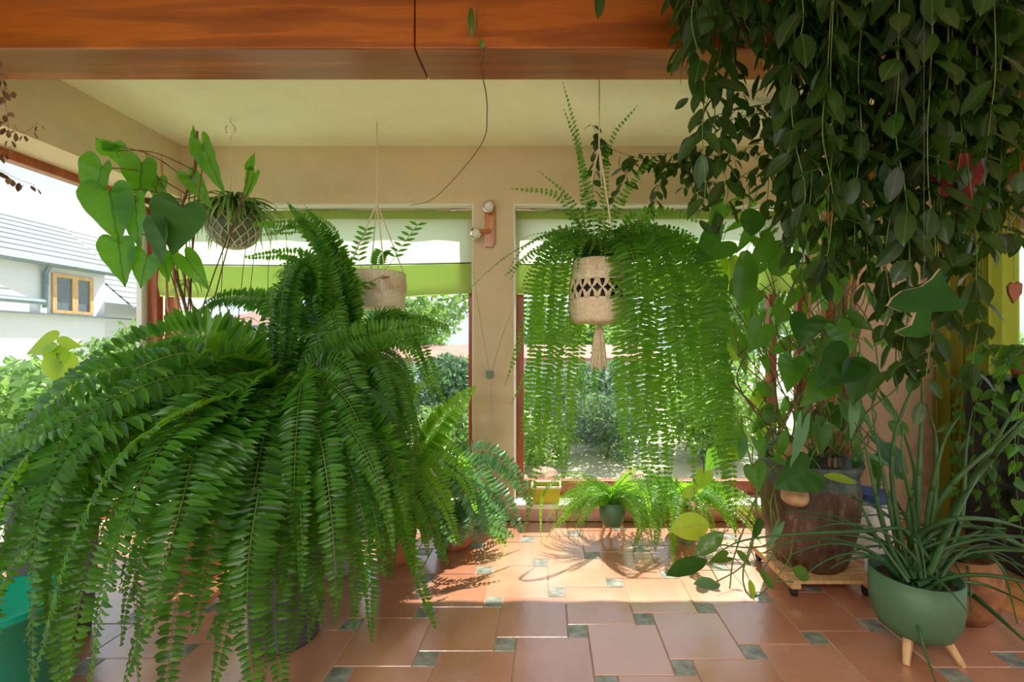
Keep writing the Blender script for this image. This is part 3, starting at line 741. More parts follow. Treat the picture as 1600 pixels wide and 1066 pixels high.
c = V((-1.17, 2.0, 0))
t = thing('potted_fern', c, 'huge dark Boston fern in a tall slate-grey planter, left foreground', 'fern')
pot(t, c, .165, .92, M['greypot'], 'planter', shape=((.8, 0), (.84, .02), (.95, .7), (1, 1)))
c0 = V((-1.17, 1.97, .98)); fr = []
hand = [
    ([(430, 600, 1.95), (330, 528, 1.75), (190, 545, 1.6), (70, 615, 1.5)], .115),
    ([(430, 610, 1.95), (310, 560, 1.6), (160, 605, 1.45), (10, 690, 1.35)], .11),
    ([(425, 620, 1.9), (280, 590, 1.5), (120, 655, 1.3), (-40, 720, 1.2)], .10),
    ([(425, 620, 1.9), (270, 640, 1.5), (130, 740, 1.3), (20, 880, 1.2)], .10),
    ([(430, 620, 1.9), (310, 640, 1.45), (215, 760, 1.22), (195, 930, 1.15)], .10),
    ([(430, 620, 1.9), (330, 660, 1.4), (270, 790, 1.2), (235, 980, 1.1)], .095),
    ([(435, 620, 1.9), (350, 650, 1.5), (325, 800, 1.3), (300, 980, 1.25)], .09),
    ([(435, 620, 1.85), (400, 690, 1.5), (380, 830, 1.35), (345, 1080, 1.3)], .095),
    ([(440, 620, 1.85), (430, 720, 1.6), (400, 850, 1.5), (330, 1000, 1.4)], .08),
    ([(445, 620, 1.9), (470, 700, 1.7), (470, 850, 1.6), (455, 1010, 1.6)], .085),
    ([(445, 620, 1.9), (450, 740, 1.55), (420, 900, 1.5), (400, 1075, 1.45)], .085),
    ([(450, 620, 1.95), (520, 680, 1.8), (505, 830, 1.7), (478, 1000, 1.7)], .085),
    ([(455, 610, 2.0), (545, 690, 1.85), (560, 840, 1.8), (575, 1005, 1.8)], .10),
    ([(455, 600, 2.0), (560, 660, 1.9), (560, 800, 1.85), (548, 985, 1.85)], .085),
    ([(460, 600, 2.0), (590, 680, 1.9), (640, 830, 1.85), (670, 975, 1.85)], .085),
    ([(465, 590, 2.0), (570, 650, 1.95), (620, 760, 1.9), (655, 900, 1.9)], .09),
    ([(465, 590, 2.05), (580, 640, 2.05), (650, 760, 2.05), (705, 885, 2.05)], .085),
    ([(465, 590, 2.05), (570, 640, 2.0), (610, 740, 2.0), (605, 900, 1.95)], .085),
    ([(460, 590, 2.05), (540, 540, 2.05), (620, 510, 2.05), (700, 512, 2.05)], .075),
    ([(460, 590, 2.05), (530, 550, 2.05), (590, 530, 2.1), (670, 555, 2.1)], .07),
    ([(425, 620, 1.9), (230, 660, 1.4), (100, 790, 1.25), (70, 990, 1.15)], .09),
    ([(430, 620, 1.9), (300, 700, 1.35), (160, 820, 1.18), (120, 1060, 1.1)], .09),
    ([(430, 620, 1.9), (200, 700, 1.4), (60, 800, 1.3), (-20, 960, 1.2)], .09),
    ([(430, 600, 1.95), (340, 590, 1.6), (240, 640, 1.45), (130, 760, 1.35)], .10),
    ([(430, 620, 1.9), (190, 660, 1.35), (60, 780, 1.2), (30, 1090, 1.12)], .09),
    ([(430, 620, 1.9), (170, 690, 1.4), (10, 820, 1.3), (-20, 1080, 1.2)], .09),
    ([(430, 620, 1.9), (180, 640, 1.4), (80, 730, 1.25), (80, 1100, 1.16)], .085),
    ([(430, 620, 1.9), (200, 680, 1.45), (100, 850, 1.4), (100, 1080, 1.35)], .085),
    ([(430, 620, 1.9), (270, 720, 1.45), (220, 880, 1.4), (210, 1080, 1.35)], .085),
    ([(430, 620, 1.9), (340, 680, 1.4), (250, 850, 1.2), (180, 1100, 1.15)], .095),
    ([(430, 620, 1.9), (360, 700, 1.4), (300, 880, 1.25), (270, 1120, 1.2)], .09),
    ([(430, 620, 1.9), (280, 680, 1.3), (170, 860, 1.12), (150, 1120, 1.08)], .09),
    ([(430, 620, 1.9), (240, 660, 1.3), (110, 800, 1.15), (60, 1080, 1.1)], .09),
    ([(435, 620, 1.9), (390, 760, 1.4), (380, 920, 1.3), (390, 1120, 1.28)], .085),
    ([(440, 620, 1.9), (440, 760, 1.55), (430, 950, 1.45), (440, 1110, 1.42)], .08),
    ([(440, 620, 1.9), (480, 760, 1.7), (500, 880, 1.6), (515, 970, 1.6)], .08),
    ([(430, 620, 1.9), (150, 640, 1.4), (30, 760, 1.25), (-60, 1000, 1.2)], .09),
    ([(430, 610, 1.9), (200, 580, 1.5), (60, 640, 1.35), (-60, 820, 1.3)], .095),
    ([(430, 600, 2.0), (380, 540, 1.95), (300, 530, 1.9), (220, 590, 1.85)], .09),
    ([(430, 600, 2.1), (400, 540, 2.1), (340, 520, 2.1), (270, 560, 2.1)], .085),
    ([(460, 590, 2.05), (540, 590, 2.0), (600, 650, 1.95), (625, 780, 1.95)], .08),
    ([(460, 590, 2.05), (520, 570, 2.0), (570, 640, 1.9), (600, 760, 1.85)], .08),
    ([(460, 590, 2.05), (500, 600, 1.9), (520, 720, 1.75), (530, 880, 1.7)], .08),
]
for k, (pts, w_) in enumerate(hand): fr.append(dict(pts=[p + V((R(-.03, .03), 0, R(-.02, .02))) * (i_ > 0) for i_, p in enumerate(px(*pts))], w=w_ * R(1.0, 1.22), gap=.0175, twist=R(.3, .7) if k > 3 else .1, N0=V((R(-.6, .3), -1, .45)) if k < 4 or 7 < k < 15 else None))
for i in range(86):
    az = R(-3.6, .5); L = R(.75, 1.15) * (1 if math.sin(az) < .3 else .7)
    if az > -.6 or az < -3.0: L *= .9
    a = arch(c0 + V((R(-.08, .08), R(-.08, .08), R(-.03, .12))), az, R(.35, 1.15), L, R(1.35, 1.75), 8, R(1.1, 1.7))
    if min(p.y for p in a) < .95 or min(p.z for p in a) < .07 or min(p.x for p in a) < -2.55 or max(p.x for p in a) > -.32: continue
    if not clear(a, [(645, 900, 300, 760, 3)]): continue
    fr.append(dict(pts=a, w=R(.06, .10), gap=.0165, twist=R(.3, 1.)))
for i in range(22):
    a = arch(c0 + V((R(-.08, .08), R(-.05, .1), .05)), R(.1, 3.1), R(.7, 1.3), R(.45, .7), R(1.4, 1.8), 7)
    if max(p.y for p in a) < 3.0 and clear(a, [(645, 900, 300, 760, 3)]): fr.append(dict(pts=a, w=R(.05, .07), gap=.014, twist=.4))
NF1 = len(fr)
fern(t, fr, M['fern'])

# second large fern, taller, behind it
c = V((-1.22, 2.6, 0))
t = thing('potted_fern', c, 'upright-arching fern in a pale grey planter between the biggest fern and the back window', 'fern')
pot(t, c, .15, 1.0, M['lightpot'], 'planter', shape=((.8, 0), (.84, .02), (.95, .7), (1, 1)))
fr = []
hand = [
    ([(555, 560, 2.55), (550, 440, 2.5), (500, 365, 2.45), (412, 348, 2.4)], .085),
    ([(550, 560, 2.55), (530, 450, 2.45), (470, 400, 2.4), (385, 402, 2.35)], .085),
    ([(550, 560, 2.55), (540, 420, 2.55), (500, 370, 2.55), (455, 322, 2.55)], .07),
    ([(560, 560, 2.55), (580, 440, 2.5), (555, 370, 2.45), (470, 355, 2.4)], .08),
    ([(560, 560, 2.55), (580, 470, 2.4), (540, 400, 2.3), (450, 440, 2.2)], .08),
    ([(540, 560, 2.5), (500, 430, 2.3), (462, 440, 2.2), (455, 640, 2.15)], .07),
    ([(540, 560, 2.5), (480, 450, 2.3), (440, 470, 2.2), (420, 620, 2.15)], .07),
    ([(560, 560, 2.5), (570, 470, 2.3), (610, 520, 2.2), (640, 640, 2.15)], .075),
    ([(560, 560, 2.5), (590, 500, 2.4), (650, 500, 2.3), (700, 510, 2.3)], .06),
    ([(560, 560, 2.5), (600, 480, 2.4), (650, 520, 2.3), (690, 640, 2.3)], .07),
    ([(550, 560, 2.5), (450, 480, 2.4), (340, 470, 2.4), (270, 560, 2.4)], .07),
    ([(550, 560, 2.5), (520, 500, 2.2), (540, 600, 2.1), (560, 720, 2.1)], .075),
]
hand += [([(550, 560, 2.5), (520, 430, 2.45), (480, 355, 2.4), (425, 362, 2.35)], .08), ([(545, 560, 2.5), (530, 440, 2.5), (515, 370, 2.5), (480, 330, 2.5)], .07), ([(530, 560, 2.4), (505, 480, 2.3), (490, 420, 2.25), (440, 400, 2.2)], .08)]
for rep_ in range(4):
    for pts, w_ in hand:
        q = [p + V((R(-.07, .05), R(-.05, .05), R(-.06, .05))) * min(rep_, 1) * (i_ > 0) for i_, p in enumerate(px(*pts))]
        if clear(q, [(548, 745, 340, 482, 3), (640, 900, 300, 480, 3), (110, 380, 180, 420, 3)] if rep_ else [(552, 745, 400, 482, 3)]): fr.append(dict(pts=q, w=w_ * R(.8, 1.1), gap=.0165, twist=R(.2, .7)))
c0 = V((-1.2, 2.55, 1.12))
for i in range(210):
    az = R(0, 6.28); a = arch(c0 + V((R(-.08, .08), R(-.08, .08), R(-.05, .1))), az, R(.6, 1.45), R(.55, .95), R(1.1, 1.8), 8, R(1.1, 1.6))
    if max(p.y for p in a) > 3.25 or max(p.x for p in a) > -.5: continue
    if min(P_.x for P_ in a) < -2.5 or not clear(a, [(520, 745, 340, 495, 3), (655, 900, 300, 760, 3), (110, 405, 180, 400, 3), (330, 470, 300, 335, 3)]): continue
    fr.append(dict(pts=a, w=R(.05, .08), gap=.015, twist=.4))
fern(t, fr, M['fern'])

# leafy ferns on the floor below the left window
c = V((-.60, 2.93, 0))
t = thing('potted_fern', c, 'low blue-green fern with broad lobed fronds on the floor at the foot of the pillar', 'fern')
pot(t, c, .13, .2, M['terracotta'])
fr = []
for pts, w_ in [([(712, 770, 2.9), (720, 715, 2.85), (770, 710, 2.8), (812, 765, 2.8)], .10), ([(712, 770, 2.9), (740, 745, 2.8), (780, 770, 2.75), (815, 830, 2.75)], .09),
                ([(712, 770, 2.9), (690, 720, 2.8), (740, 730, 2.7), (790, 810, 2.7)], .09), ([(710, 770, 2.9), (700, 740, 2.7), (740, 790, 2.6), (770, 840, 2.6)], .08),
                ([(710, 770, 2.9), (680, 740, 2.7), (690, 800, 2.55), (710, 850, 2.55)], .08), ([(712, 770, 2.9), (760, 720, 3.0), (800, 735, 3.0), (830, 790, 3.0)], .08),
                ([(712, 770, 2.9), (720, 750, 2.7), (755, 810, 2.6), (800, 838, 2.6)], .08)]:
    fr.append(dict(pts=px(*pts), w=w_, gap=.024, twist=.3, pw=.3, prof='sin'))
for i in range(26):
    a = arch(V((-.6, 2.93, .22)), R(-3.5, .7), R(.6, 1.2), R(.3, .5), R(1.3, 1.9), 7)
    if max(p.y for p in a) < 3.2 and min(p.z for p in a) > .03: fr.append(dict(pts=a, w=R(.06, .09), gap=.022, twist=.4, pw=.3, prof='sin', mat=M['fernlite'] if i % 3 == 0 else M['fernblue']))
fern(t, fr, M['fernblue'])
c = V((-.92, 2.72, 0))
t = thing('potted_fern', c, 'bright yellow-green fern with a big glowing frond reaching up toward the pillar', 'fern')
pot(t, c, .13, .32, M['terracotta'])
fr = []
for pts, w_ in [([(620, 760, 2.7), (655, 710, 2.7), (695, 650, 2.7), (742, 605, 2.7)], .15), ([(620, 770, 2.7), (650, 720, 2.7), (690, 700, 2.7), (740, 735, 2.7)], .10),
                ([(620, 770, 2.7), (640, 730, 2.6), (680, 740, 2.5), (705, 800, 2.5)], .10), ([(620, 770, 2.7), (600, 690, 2.7), (640, 620, 2.7), (690, 580, 2.7)], .08),
                ([(620, 770, 2.7), (650, 740, 2.5), (690, 780, 2.4), (718, 850, 2.4)], .08), ([(620, 770, 2.7), (660, 720, 2.6), (720, 740, 2.55), (745, 800, 2.55)], .08)]:
    fr.append(dict(pts=px(*pts), w=w_, gap=.016, twist=.25, N0=V((-.3, -.9, .4)), mat=M['fernlite']))
for i in range(34):
    a = arch(V((-.92, 2.72, .36)), R(-3.6, .9), R(.5, 1.35), R(.35, .62), R(1.3, 1.9), 7)
    if max(p.y for p in a) < 3.2 and min(p.z for p in a) > .03: fr.append(dict(pts=a, w=R(.05, .08), gap=.015, twist=.4, mat=M['fernlite'] if i % 2 else M['fern']))
fern(t, fr, M['fern'])
# filling plants along the left window ledge
for (x, y, n, mt, lab) in ((-2.3, 2.95, 34, M['fern'], 'dark fern standing by the corner post, mostly hidden behind the large left fern'), (-2.2, 2.0, 36, M['fernblue'], 'grey-green fern by the side window behind the large left fern')):
    t = thing('potted_fern', (x, y, 0), lab, 'fern'); pot(t, (x, y, 0), .15, .75, M['greypot'], 'planter')
    fr = []
    for i in range(n):
        a = arch(V((x, y, .78)), R(0, 6.28), R(.5, 1.3), R(.4, .68), R(1.3, 1.9), 7)
        if max(p.y for p in a) < 3.4 and min(p.x for p in a) > -2.93: fr.append(dict(pts=a, w=R(.05, .08), gap=.015, twist=.4))
    fern(t, fr, mt)

# ------------------------------------------------------------------ hanging fern in macrame holder
hc = V((.27, 2.33, 0)); zt = H - (412 - 540) / F * 2.33 * 1; zb = 1.40
t = thing('hanging_fern', (hc.x, hc.y, zb), 'large fern in a cream macrame holder with tassel, fronds trailing almost to the floor', 'hanging plant')
hc2 = V((hc.x, hc.y, 0)); zt = 1.735; zb = 1.42; r = .152
mb = MB(); pot_lathe(mb, V((hc.x, hc.y, zb + .01)), r * .84, zt - zb - .02, shape=((.9, 0), (.95, .1), (.97, 1))); mb.build('pot', M['dark'], t, smooth=True)
mb = MB(); mb.lathe((hc.x, hc.y, zt - .04), [(r * .8, 0), (.05, .01), (.001, .015)], 20); mb.build('soil', M['soil'], t)
ho = MB()
kn = lambda a, z: .0032 * math.sin(a * 42 + (math.pi if int(z * 95) % 2 else 0))
z = zt - .105; pr = [(r * (.87 + .09 * (zt - zz) / .12), zz) for zz in [zt + .004 - .109 * k / 18 for k in range(19)]]
ho.lathe((hc.x, hc.y, 0), pr, 168, disp=kn)
pr = [(r * (1.0 + .03 * math.sin(k / 4)), zt - .195 - .11 * k / 16) for k in range(17)] + [(r * .9, zt - .318), (r * .5, zt - .322), (.001, zt - .325)]
ho.lathe((hc.x, hc.y, 0), pr, 168, disp=lambda a, z: kn(a, z) if z > zt - .31 else 0)
for k in range(18):
    for sg in (-1, 1):
        for off in (-.05, .0, .05):
            pts = []
            for q in range(9):
                u = q / 8; a = 6.2832 * (k + .5) / 18 + sg * (.16 * abs(math.cos(math.pi * u)) ** .8 * (1 if u < .5 else 1)) + off * abs(math.cos(math.pi * u))
                rr = r * (.95 + .05 * u) + .003 * sg; pts.append((hc.x + rr * math.cos(a), hc.y + rr * math.sin(a), zt - .10 - .10 * u))
            ho.tube(pts, .0042, seg=5)
hold = ho.build('macrame_holder', M['cream'], t, smooth=True)
mb = MB()
for k in range(70):
    a = R(0, 6.28); q = R(.2, 1); mb.tube([(hc.x, hc.y, zb - .005), (hc.x + .022 * q * math.cos(a), hc.y + .022 * q * math.sin(a), zb - .04), (hc.x + .05 * q * math.cos(a), hc.y + .05 * q * math.sin(a), zb - .235 + R(-.008, .01))], .0045, .0035, 4)
mb.lathe((hc.x, hc.y, zb - .04), [(.018, -.012), (.024, 0), (.018, .014)], 16); mb.build('tassel', M['cream'], hold)
mb = MB()
for k in range(3):
    a = 1.1 + k * 2.094; mb.tube([(hc.x + r * .86 * math.cos(a), hc.y + r * .86 * math.sin(a), zt), (hc.x + .004 * math.cos(a), hc.y + .004 * math.sin(a), 2.32)], .005, seg=6)
mb.tube([(hc.x, hc.y, 2.31), (hc.x, hc.y, CZ)], .0045, seg=6); mb.build('cord', M['cream'], t)
fr = []
hand = [
    ([(925, 420, 2.33), (915, 330, 2.3), (905, 230, 2.3), (880, 130, 2.3)], .034, .026),
    ([(930, 420, 2.33), (925, 330, 2.3), (905, 240, 2.3), (882, 172, 2.32)], .034, .026),
    ([(940, 420, 2.33), (945, 300, 2.35), (955, 220, 2.3), (995, 166, 2.28)], .034, .024),
    ([(920, 420, 2.33), (900, 350, 2.25), (870, 305, 2.2), (800, 295, 2.15)], .036, .026),
    ([(920, 420, 2.33), (905, 340, 2.2), (880, 300, 2.2), (842, 268, 2.15)], .034, .024),
    ([(950, 420, 2.33), (960, 340, 2.3), (985, 290, 2.3), (1030, 240, 2.3)], .04, .026),
    ([(955, 420, 2.33), (985, 350, 2.3), (1040, 330, 2.3), (1100, 350, 2.3)], .06, .024),
    ([(955, 420, 2.33), (1000, 370, 2.3), (1060, 360, 2.3), (1105, 385, 2.3)], .055, .024),
    ([(920, 420, 2.33), (890, 360, 2.25), (800, 395, 2.1), (722, 462, 2.0)], .045, .024),
    ([(915, 420, 2.33), (880, 380, 2.25), (840, 390, 2.2), (790, 430, 2.15)], .05, .02),
]
for pts, w_, g in hand: fr.append(dict(pts=px(*pts), w=w_ * .95, gap=g * .9, twist=.5, pw=.42, wk=.3, mat=M['fern']))
for (xe, ye, xm, w_, d) in [(820, 740, 838, .06, 2.45), (812, 690, 835, .05, 2.5), (845, 740, 850, .07, 2.3), (862, 700, 866, .075, 2.15), (850, 838, 893, .055, 2.25), (880, 760, 884, .07, 2.3), (897, 690, 893, .075, 2.5), (915, 640, 905, .06, 2.6),
                            (930, 655, 930, .05, 2.7), (975, 720, 968, .06, 2.6), (985, 740, 980, .085, 2.15), (1008, 700, 1000, .09, 2.05), (1015, 780, 1010, .085, 2.3), (1040, 820, 1022, .09, 2.2), (1048, 760, 1040, .09, 2.35),
                            (1062, 700, 1052, .09, 2.1), (1085, 770, 1080, .08, 2.4), (1098, 690, 1075, .08, 2.2), (1120, 740, 1095, .08, 2.25), (1140, 800, 1120, .10, 2.05), (1150, 845, 1128, .10, 2.1), (1160, 700, 1120, .08, 2.3), (1110, 600, 1075, .09, 2.0),
                            (800, 630, 830, .05, 2.4), (790, 600, 822, .045, 2.35), (1145, 640, 1110, .085, 2.15), (1080, 620, 1060, .09, 1.98), (955, 560, 962, .06, 2.15)]:
    sg = 1 if xm > 935 else -1
    if not clear(px((xm, 430, d), (xm, 560, d), (xe, ye, d)), [(892, 962, 402, 585, 2.4)]): xm += 34 * sg; xe += 30 * sg
    pts = [(937 + sg * 12, 418, 2.33), (937 + (xm - 937) * .55, 365 + R(-10, 15), (2.33 + d) / 2), (xm - sg * 8, 430 + R(-15, 20), d), (xm, 560 if ye > 620 else 500, d), (xe, ye, d)]
    fr.append(dict(pts=px(*pts), w=w_ * R(.75, 1.), gap=.023, twist=.3, N0=V((sg * .2, -.9 if d < 2.5 else .9, .3)), pw=.26, curl=.35, wk=.36, prof='long'))
c0 = V((hc.x, hc.y, 1.74))
for i in range(40):
    az = R(0, 6.28); L = R(.55, 1.25); a = arch(c0 + V((R(-.06, .06), R(-.06, .06), 0)), az, R(.6, 1.3), L, R(1.5, 1.62), 9, R(2.6, 4.5))
    if max(p.y for p in a) > 3.1: continue
    q = a[4]; X = CX + F * q.x / q.y
    if not clear(a, [(884, 972, 402, 585, 2.4)]): continue
    fr.append(dict(pts=a, w=R(.045, .075), gap=.0165, twist=.8, pw=.3))
for i in range(60):
    a = arch(c0 + V((R(-.05, .05), R(-.05, .05), 0)), R(0, 6.28), R(.9, 1.5), R(.25, .62), R(.5, 1.4), 6)
    fr.append(dict(pts=a, w=R(.018, .03), gap=.02, twist=.6, pw=.45, wk=.3, mat=M['fern']))
fern(t, fr, M['fernhang'])

# small footed fern
c = V((.44, 3.03, 0))
t = thing('footed_fern', c, 'small feathery light green fern in a dark pot on wooden feet below the right window', 'fern')
mb = MB(); pot_lathe(mb, c + V((0, 0, .085)), .088, .165, shape=((.45, 0), (.8, .1), (.98, .5), (1, 1))); mb.build('pot', M['greenpot'], t, smooth=True)
for k in range(3):
    a = math.radians((-160, -20, 90)[k]); mb = MB(); mb.tube([c + V((.05 * math.cos(a), .05 * math.sin(a), .12)), c + V((.085 * math.cos(a), .085 * math.sin(a), 0))], .014, .008, 8); mb.build('leg', M['legwood'], t)
mb = MB(); mb.lathe(c + V((0, 0, .225)), [(.082, 0), (.04, .01), (.001, .012)], 16); mb.build('soil', M['soil'], t)
fr = []
for i in range(260):
    L = R(.3, .56); a = arch(c + V((R(-.04, .04), R(-.04, .04), .24)), R(0, 6.28), R(.5, 1.5), L, R(.8, 1.5), 7, R(1.1, 1.6))
    if max(p.y for p in a) > 3.27 or min(p.z for p in a) < .02 or not clear(a, [(925, 985, 795, 850, 3)]): continue
    fr.append(dict(pts=a, w=R(.034, .052), gap=.0125, twist=.5, prof='tri', rach=.0012, pw=.22, wk=.27))
for pts in ([(955, 770, 3), (900, 740, 2.85), (850, 770, 2.75), (845, 850, 2.7)], [(955, 770, 3), (1000, 760, 2.8), (1015, 800, 2.75), (1018, 855, 2.72)], [(955, 770, 3), (1000, 730, 2.9), (1040, 770, 2.85), (1050, 830, 2.8)]):
    fr.append(dict(pts=px(*pts), w=.04, gap=.009, twist=.3, prof='tri'))
fern(t, fr, M['fernlite'])
# big light leaves rising behind it
t = thing('window_fern', (.95, 3.2, .0), 'bright yellow-green fern standing behind the small footed fern against the right window', 'fern')
pot(t, (.95, 3.12, .0), .1, .2, M['terracotta'])
fr = []
for i in range(44):
    a = arch(V((.95, 3.12, .22)), R(0, 6.28), R(.7, 1.45), R(.35, .72), R(.9, 1.6), 7)
    if max(p.y for p in a) < 3.38: fr.append(dict(pts=a, w=R(.05, .07), gap=.013, twist=.4))
fern(t, fr, M['fernlite'])

# yellow trough on the ledge
t = thing('planter_trough', P(853, 785, 3.36), 'small mustard yellow trough with pale rim on the ledge beside the pillar', 'planter')
x0, x1, y0, y1 = -.115, .10, 3.29, 3.43
mb = MB(); b4 = lambda a, z: [(x0 + a, y0 + a, z), (x1 - a, y0 + a, z), (x1 - a, y1 - a, z), (x0 + a, y1 - a, z)]
mb.add(b4(.012, .137) + b4(0, .255) + b4(.01, .255) + b4(.015, .20), [(3, 2, 1, 0)] + [(r_ * 4 + k, r_ * 4 + (k + 1) % 4, r_ * 4 + 4 + (k + 1) % 4, r_ * 4 + 4 + k) for r_ in range(3) for k in range(4)] + [(12, 13, 14, 15)])
mb.build('trough', M['yellow'], t)
mb = MB(); mb.box(x0 - .004, x1 + .004, y0 - .004, y0 + .008, .246, .262); mb.box(x0 - .004, x1 + .004, y1 - .008, y1 + .004, .246, .262); mb.box(x0 - .004, x0 + .008, y0, y1, .246, .262); mb.box(x1 - .008, x1 + .004, y0, y1, .246, .262); mb.build('rim', M['white'], t, bevel=.002)
mb = MB(); mb.box(x0 + .012, x1 - .012, y0 + .012, y1 - .012, .2, .228); mb.build('soil', M['soil'], t)

# ------------------------------------------------------------------ spider plant in net hanger
q = P(365, 352, 2.9); r = .155
t = thing('spider_plant', q - V((0, 0, r)), 'striped spider plant in a round netted pot hanging from a ceiling ring at left', 'hanging plant')
mb = MB(); pr = [(r * .97 * math.sin(a), -r * .97 * math.cos(a)) for a in [.05 + k * .15 for k in range(16)]] + [(r * .55, r * .68)]
mb.lathe(q, pr, 32); mb.build('pot', M['spiderpot'], t, smooth=True)
mb = MB()
for k in range(14):
    for sg in (-1, 1):
        pts = [(q.x + r * 1.0 * math.sin(a) * math.cos(6.283 * k / 14 + sg * a * .75), q.y + r * math.sin(a) * math.sin(6.283 * k / 14 + sg * a * .75), q.z - r * math.cos(a)) for a in [.1 + .2 * i for i in range(11)]]
        mb.tube(pts, .0036, seg=4)
mb.build('net', M['cream2'], t)
mb = MB(); top = V((q.x - .02, q.y, H + 1.475))
for k in range(3):
    a = k * 2.09 + .5; mb.tube([q + V((r * .8 * math.cos(a), r * .8 * math.sin(a), r * .6)), V((top.x, top.y, top.z - .13 - .4))], .003, seg=5)
mb.tube([V((top.x, top.y, top.z - .53)), V((top.x, top.y, top.z - .11))], .004, seg=5); mb.build('cord', M['cream2'], t)
mb = MB(); mb.tube([top + V((.032 * math.cos(a), 0, -.075 + .032 * math.sin(a))) for a in [i * .35 for i in range(19)]], .0045, seg=6); mb.tube([top, top - V((0, 0, .03)), top + V((.012, 0, -.045))], .004, seg=6); mb.build('ring', M['metal'], t)


def blades(mb, c, n, L, wd, spread=(.2, 1.4), droop=2.):
    for i in range(n):
        a = arch(c, R(0, 6.28), R(*spread), L * R(.6, 1.1), R(droop * .7, droop), 8, R(1, 1.5)); Q = a; vs = []; fs = []; m_ = len(Q)
        h = (Q[-1] - Q[0]); h.z = 0; s = h.cross(UP); s = s.normalized() if s.length > 1e-4 else V((1, 0, 0))
        for k, p in enumerate(Q):
            ww = wd * (1 - (k / (m_ - 1)) ** 3) * .5 + .0006; vs += [p - s * ww, p + V((0, 0, -ww * .5)), p + s * ww]
        for k in range(m_ - 1): o = k * 3; fs += [(o, o + 1, o + 4, o + 3), (o + 1, o + 2, o + 5, o + 4)]
        mb.add(vs, fs)


mb = MB(); blades(mb, q + V((0, 0, r * .62)), 150, .40, .021, (.3, 1.5), 1.7); mb.build('foliage', M['spider'], t)
for (x, y, xm) in ((390, 462, 400), (418, 470, 420), (300, 440, 300), (372, 500, 385), (455, 420, 440), (345, 470, 350)):
    e = P(x, y, 2.85); mb = MB(); mb.tube(spline([q + V((0, 0, r * .6)), P(xm, 350, 2.75), P((x + xm) / 2, (y + 370) / 2, 2.8), e], 12), .0022, seg=4, mi=1)
    blades(mb, e, 16, .16, .011, (-.1, 1.1), 1.6); mb.build('plantlet', [M['spider'], M['stem']], t)

# ------------------------------------------------------------------ crochet hanging pot
q = P(589, 455, 2.95); r = .182
t = thing('crochet_hanging_pot', (q.x, q.y, 1.50), 'cream crochet pot hanging from the ceiling in front of the left blind', 'hanging plant')
zt, zb = H + (540 - 428) / F * 2.95, H + (540 - 483) / F * 2.95
mb = MB()
mb.lathe((q.x, q.y, 0), [(.001, zb - .005), (r * .9, zb)] + [(r * (.96 + .04 * k / 24), zb + .004 + (zt - zb) * k / 24) for k in range(25)] + [(r * .97, zt - .006), (r * .94, zt - .05), (.001, zt - .06)], 150,
         disp=lambda a, z: .003 * math.sin(a * 36 + (math.pi if int(z * 90) % 2 else 0)) if z > zb + .003 and z < zt - .004 else 0)
o = mb.build('pot', M['cream2'], t, smooth=True)
mb = MB()
for k in range(60):
    a = 6.283 * k / 60
    if k % 5: mb.tube([(q.x + r * 1.01 * math.cos(a + j_ * .02), q.y + r * 1.01 * math.sin(a + j_ * .02), zt - .05 - .07 * abs(j_)) for j_ in (0, .5, 1)], .0045, seg=5)
mb.build('fringe', M['cream'], o)
mb = MB()
for k in range(4):
    a = .6 + k * 1.571; mb.tube([(q.x + r * math.cos(a), q.y + r * math.sin(a), zt), (q.x, q.y, H + (540 - 318) / F * 2.95)], .0045, seg=5)
mb.tube([(q.x, q.y, 2.235), (q.x, q.y, 2.70)], .004, seg=5); mb.tube([(q.x, q.y, 2.69), (q.x, q.y, CZ)], .006, seg=6); mb.build('cord', M['cream2'], t)
for pts, n in (([(600, 425, 2.95), (618, 400, 2.93), (642, 365, 2.9), (652, 352, 2.9)], 9), ([(590, 425, 2.95), (592, 405, 2.93), (598, 395, 2.92)], 9), ([(570, 430, 2.95), (560, 400, 2.9), (572, 360, 2.88)], 9), ([(600, 430, 2.8), (580, 440, 2.72), (560, 450, 2.7), (545, 470, 2.7)], 7)):
    mb = MB(); Q = spline(px(*pts), n); mb.tube(Q, .002, seg=4, mi=1)
    for k in range(3, n + 1):
        T = (Q[k] - Q[k - 1]).normalized()
        for s in (-1, 1): leaf(mb, Q[k], T * .5 + V((s, 0, 0)), V((0, -1, .3)), .065, .022, LANCE)
    mb.build('sprig', [M['philo'], M['stem']], t)
mb = MB(); leaf(mb, P(595, 435, 2.72), V((1, 0, .2)), V((0, -1, .2)), .06, .02, LANCE); mb.build('dry_leaf', M['heart'], t)

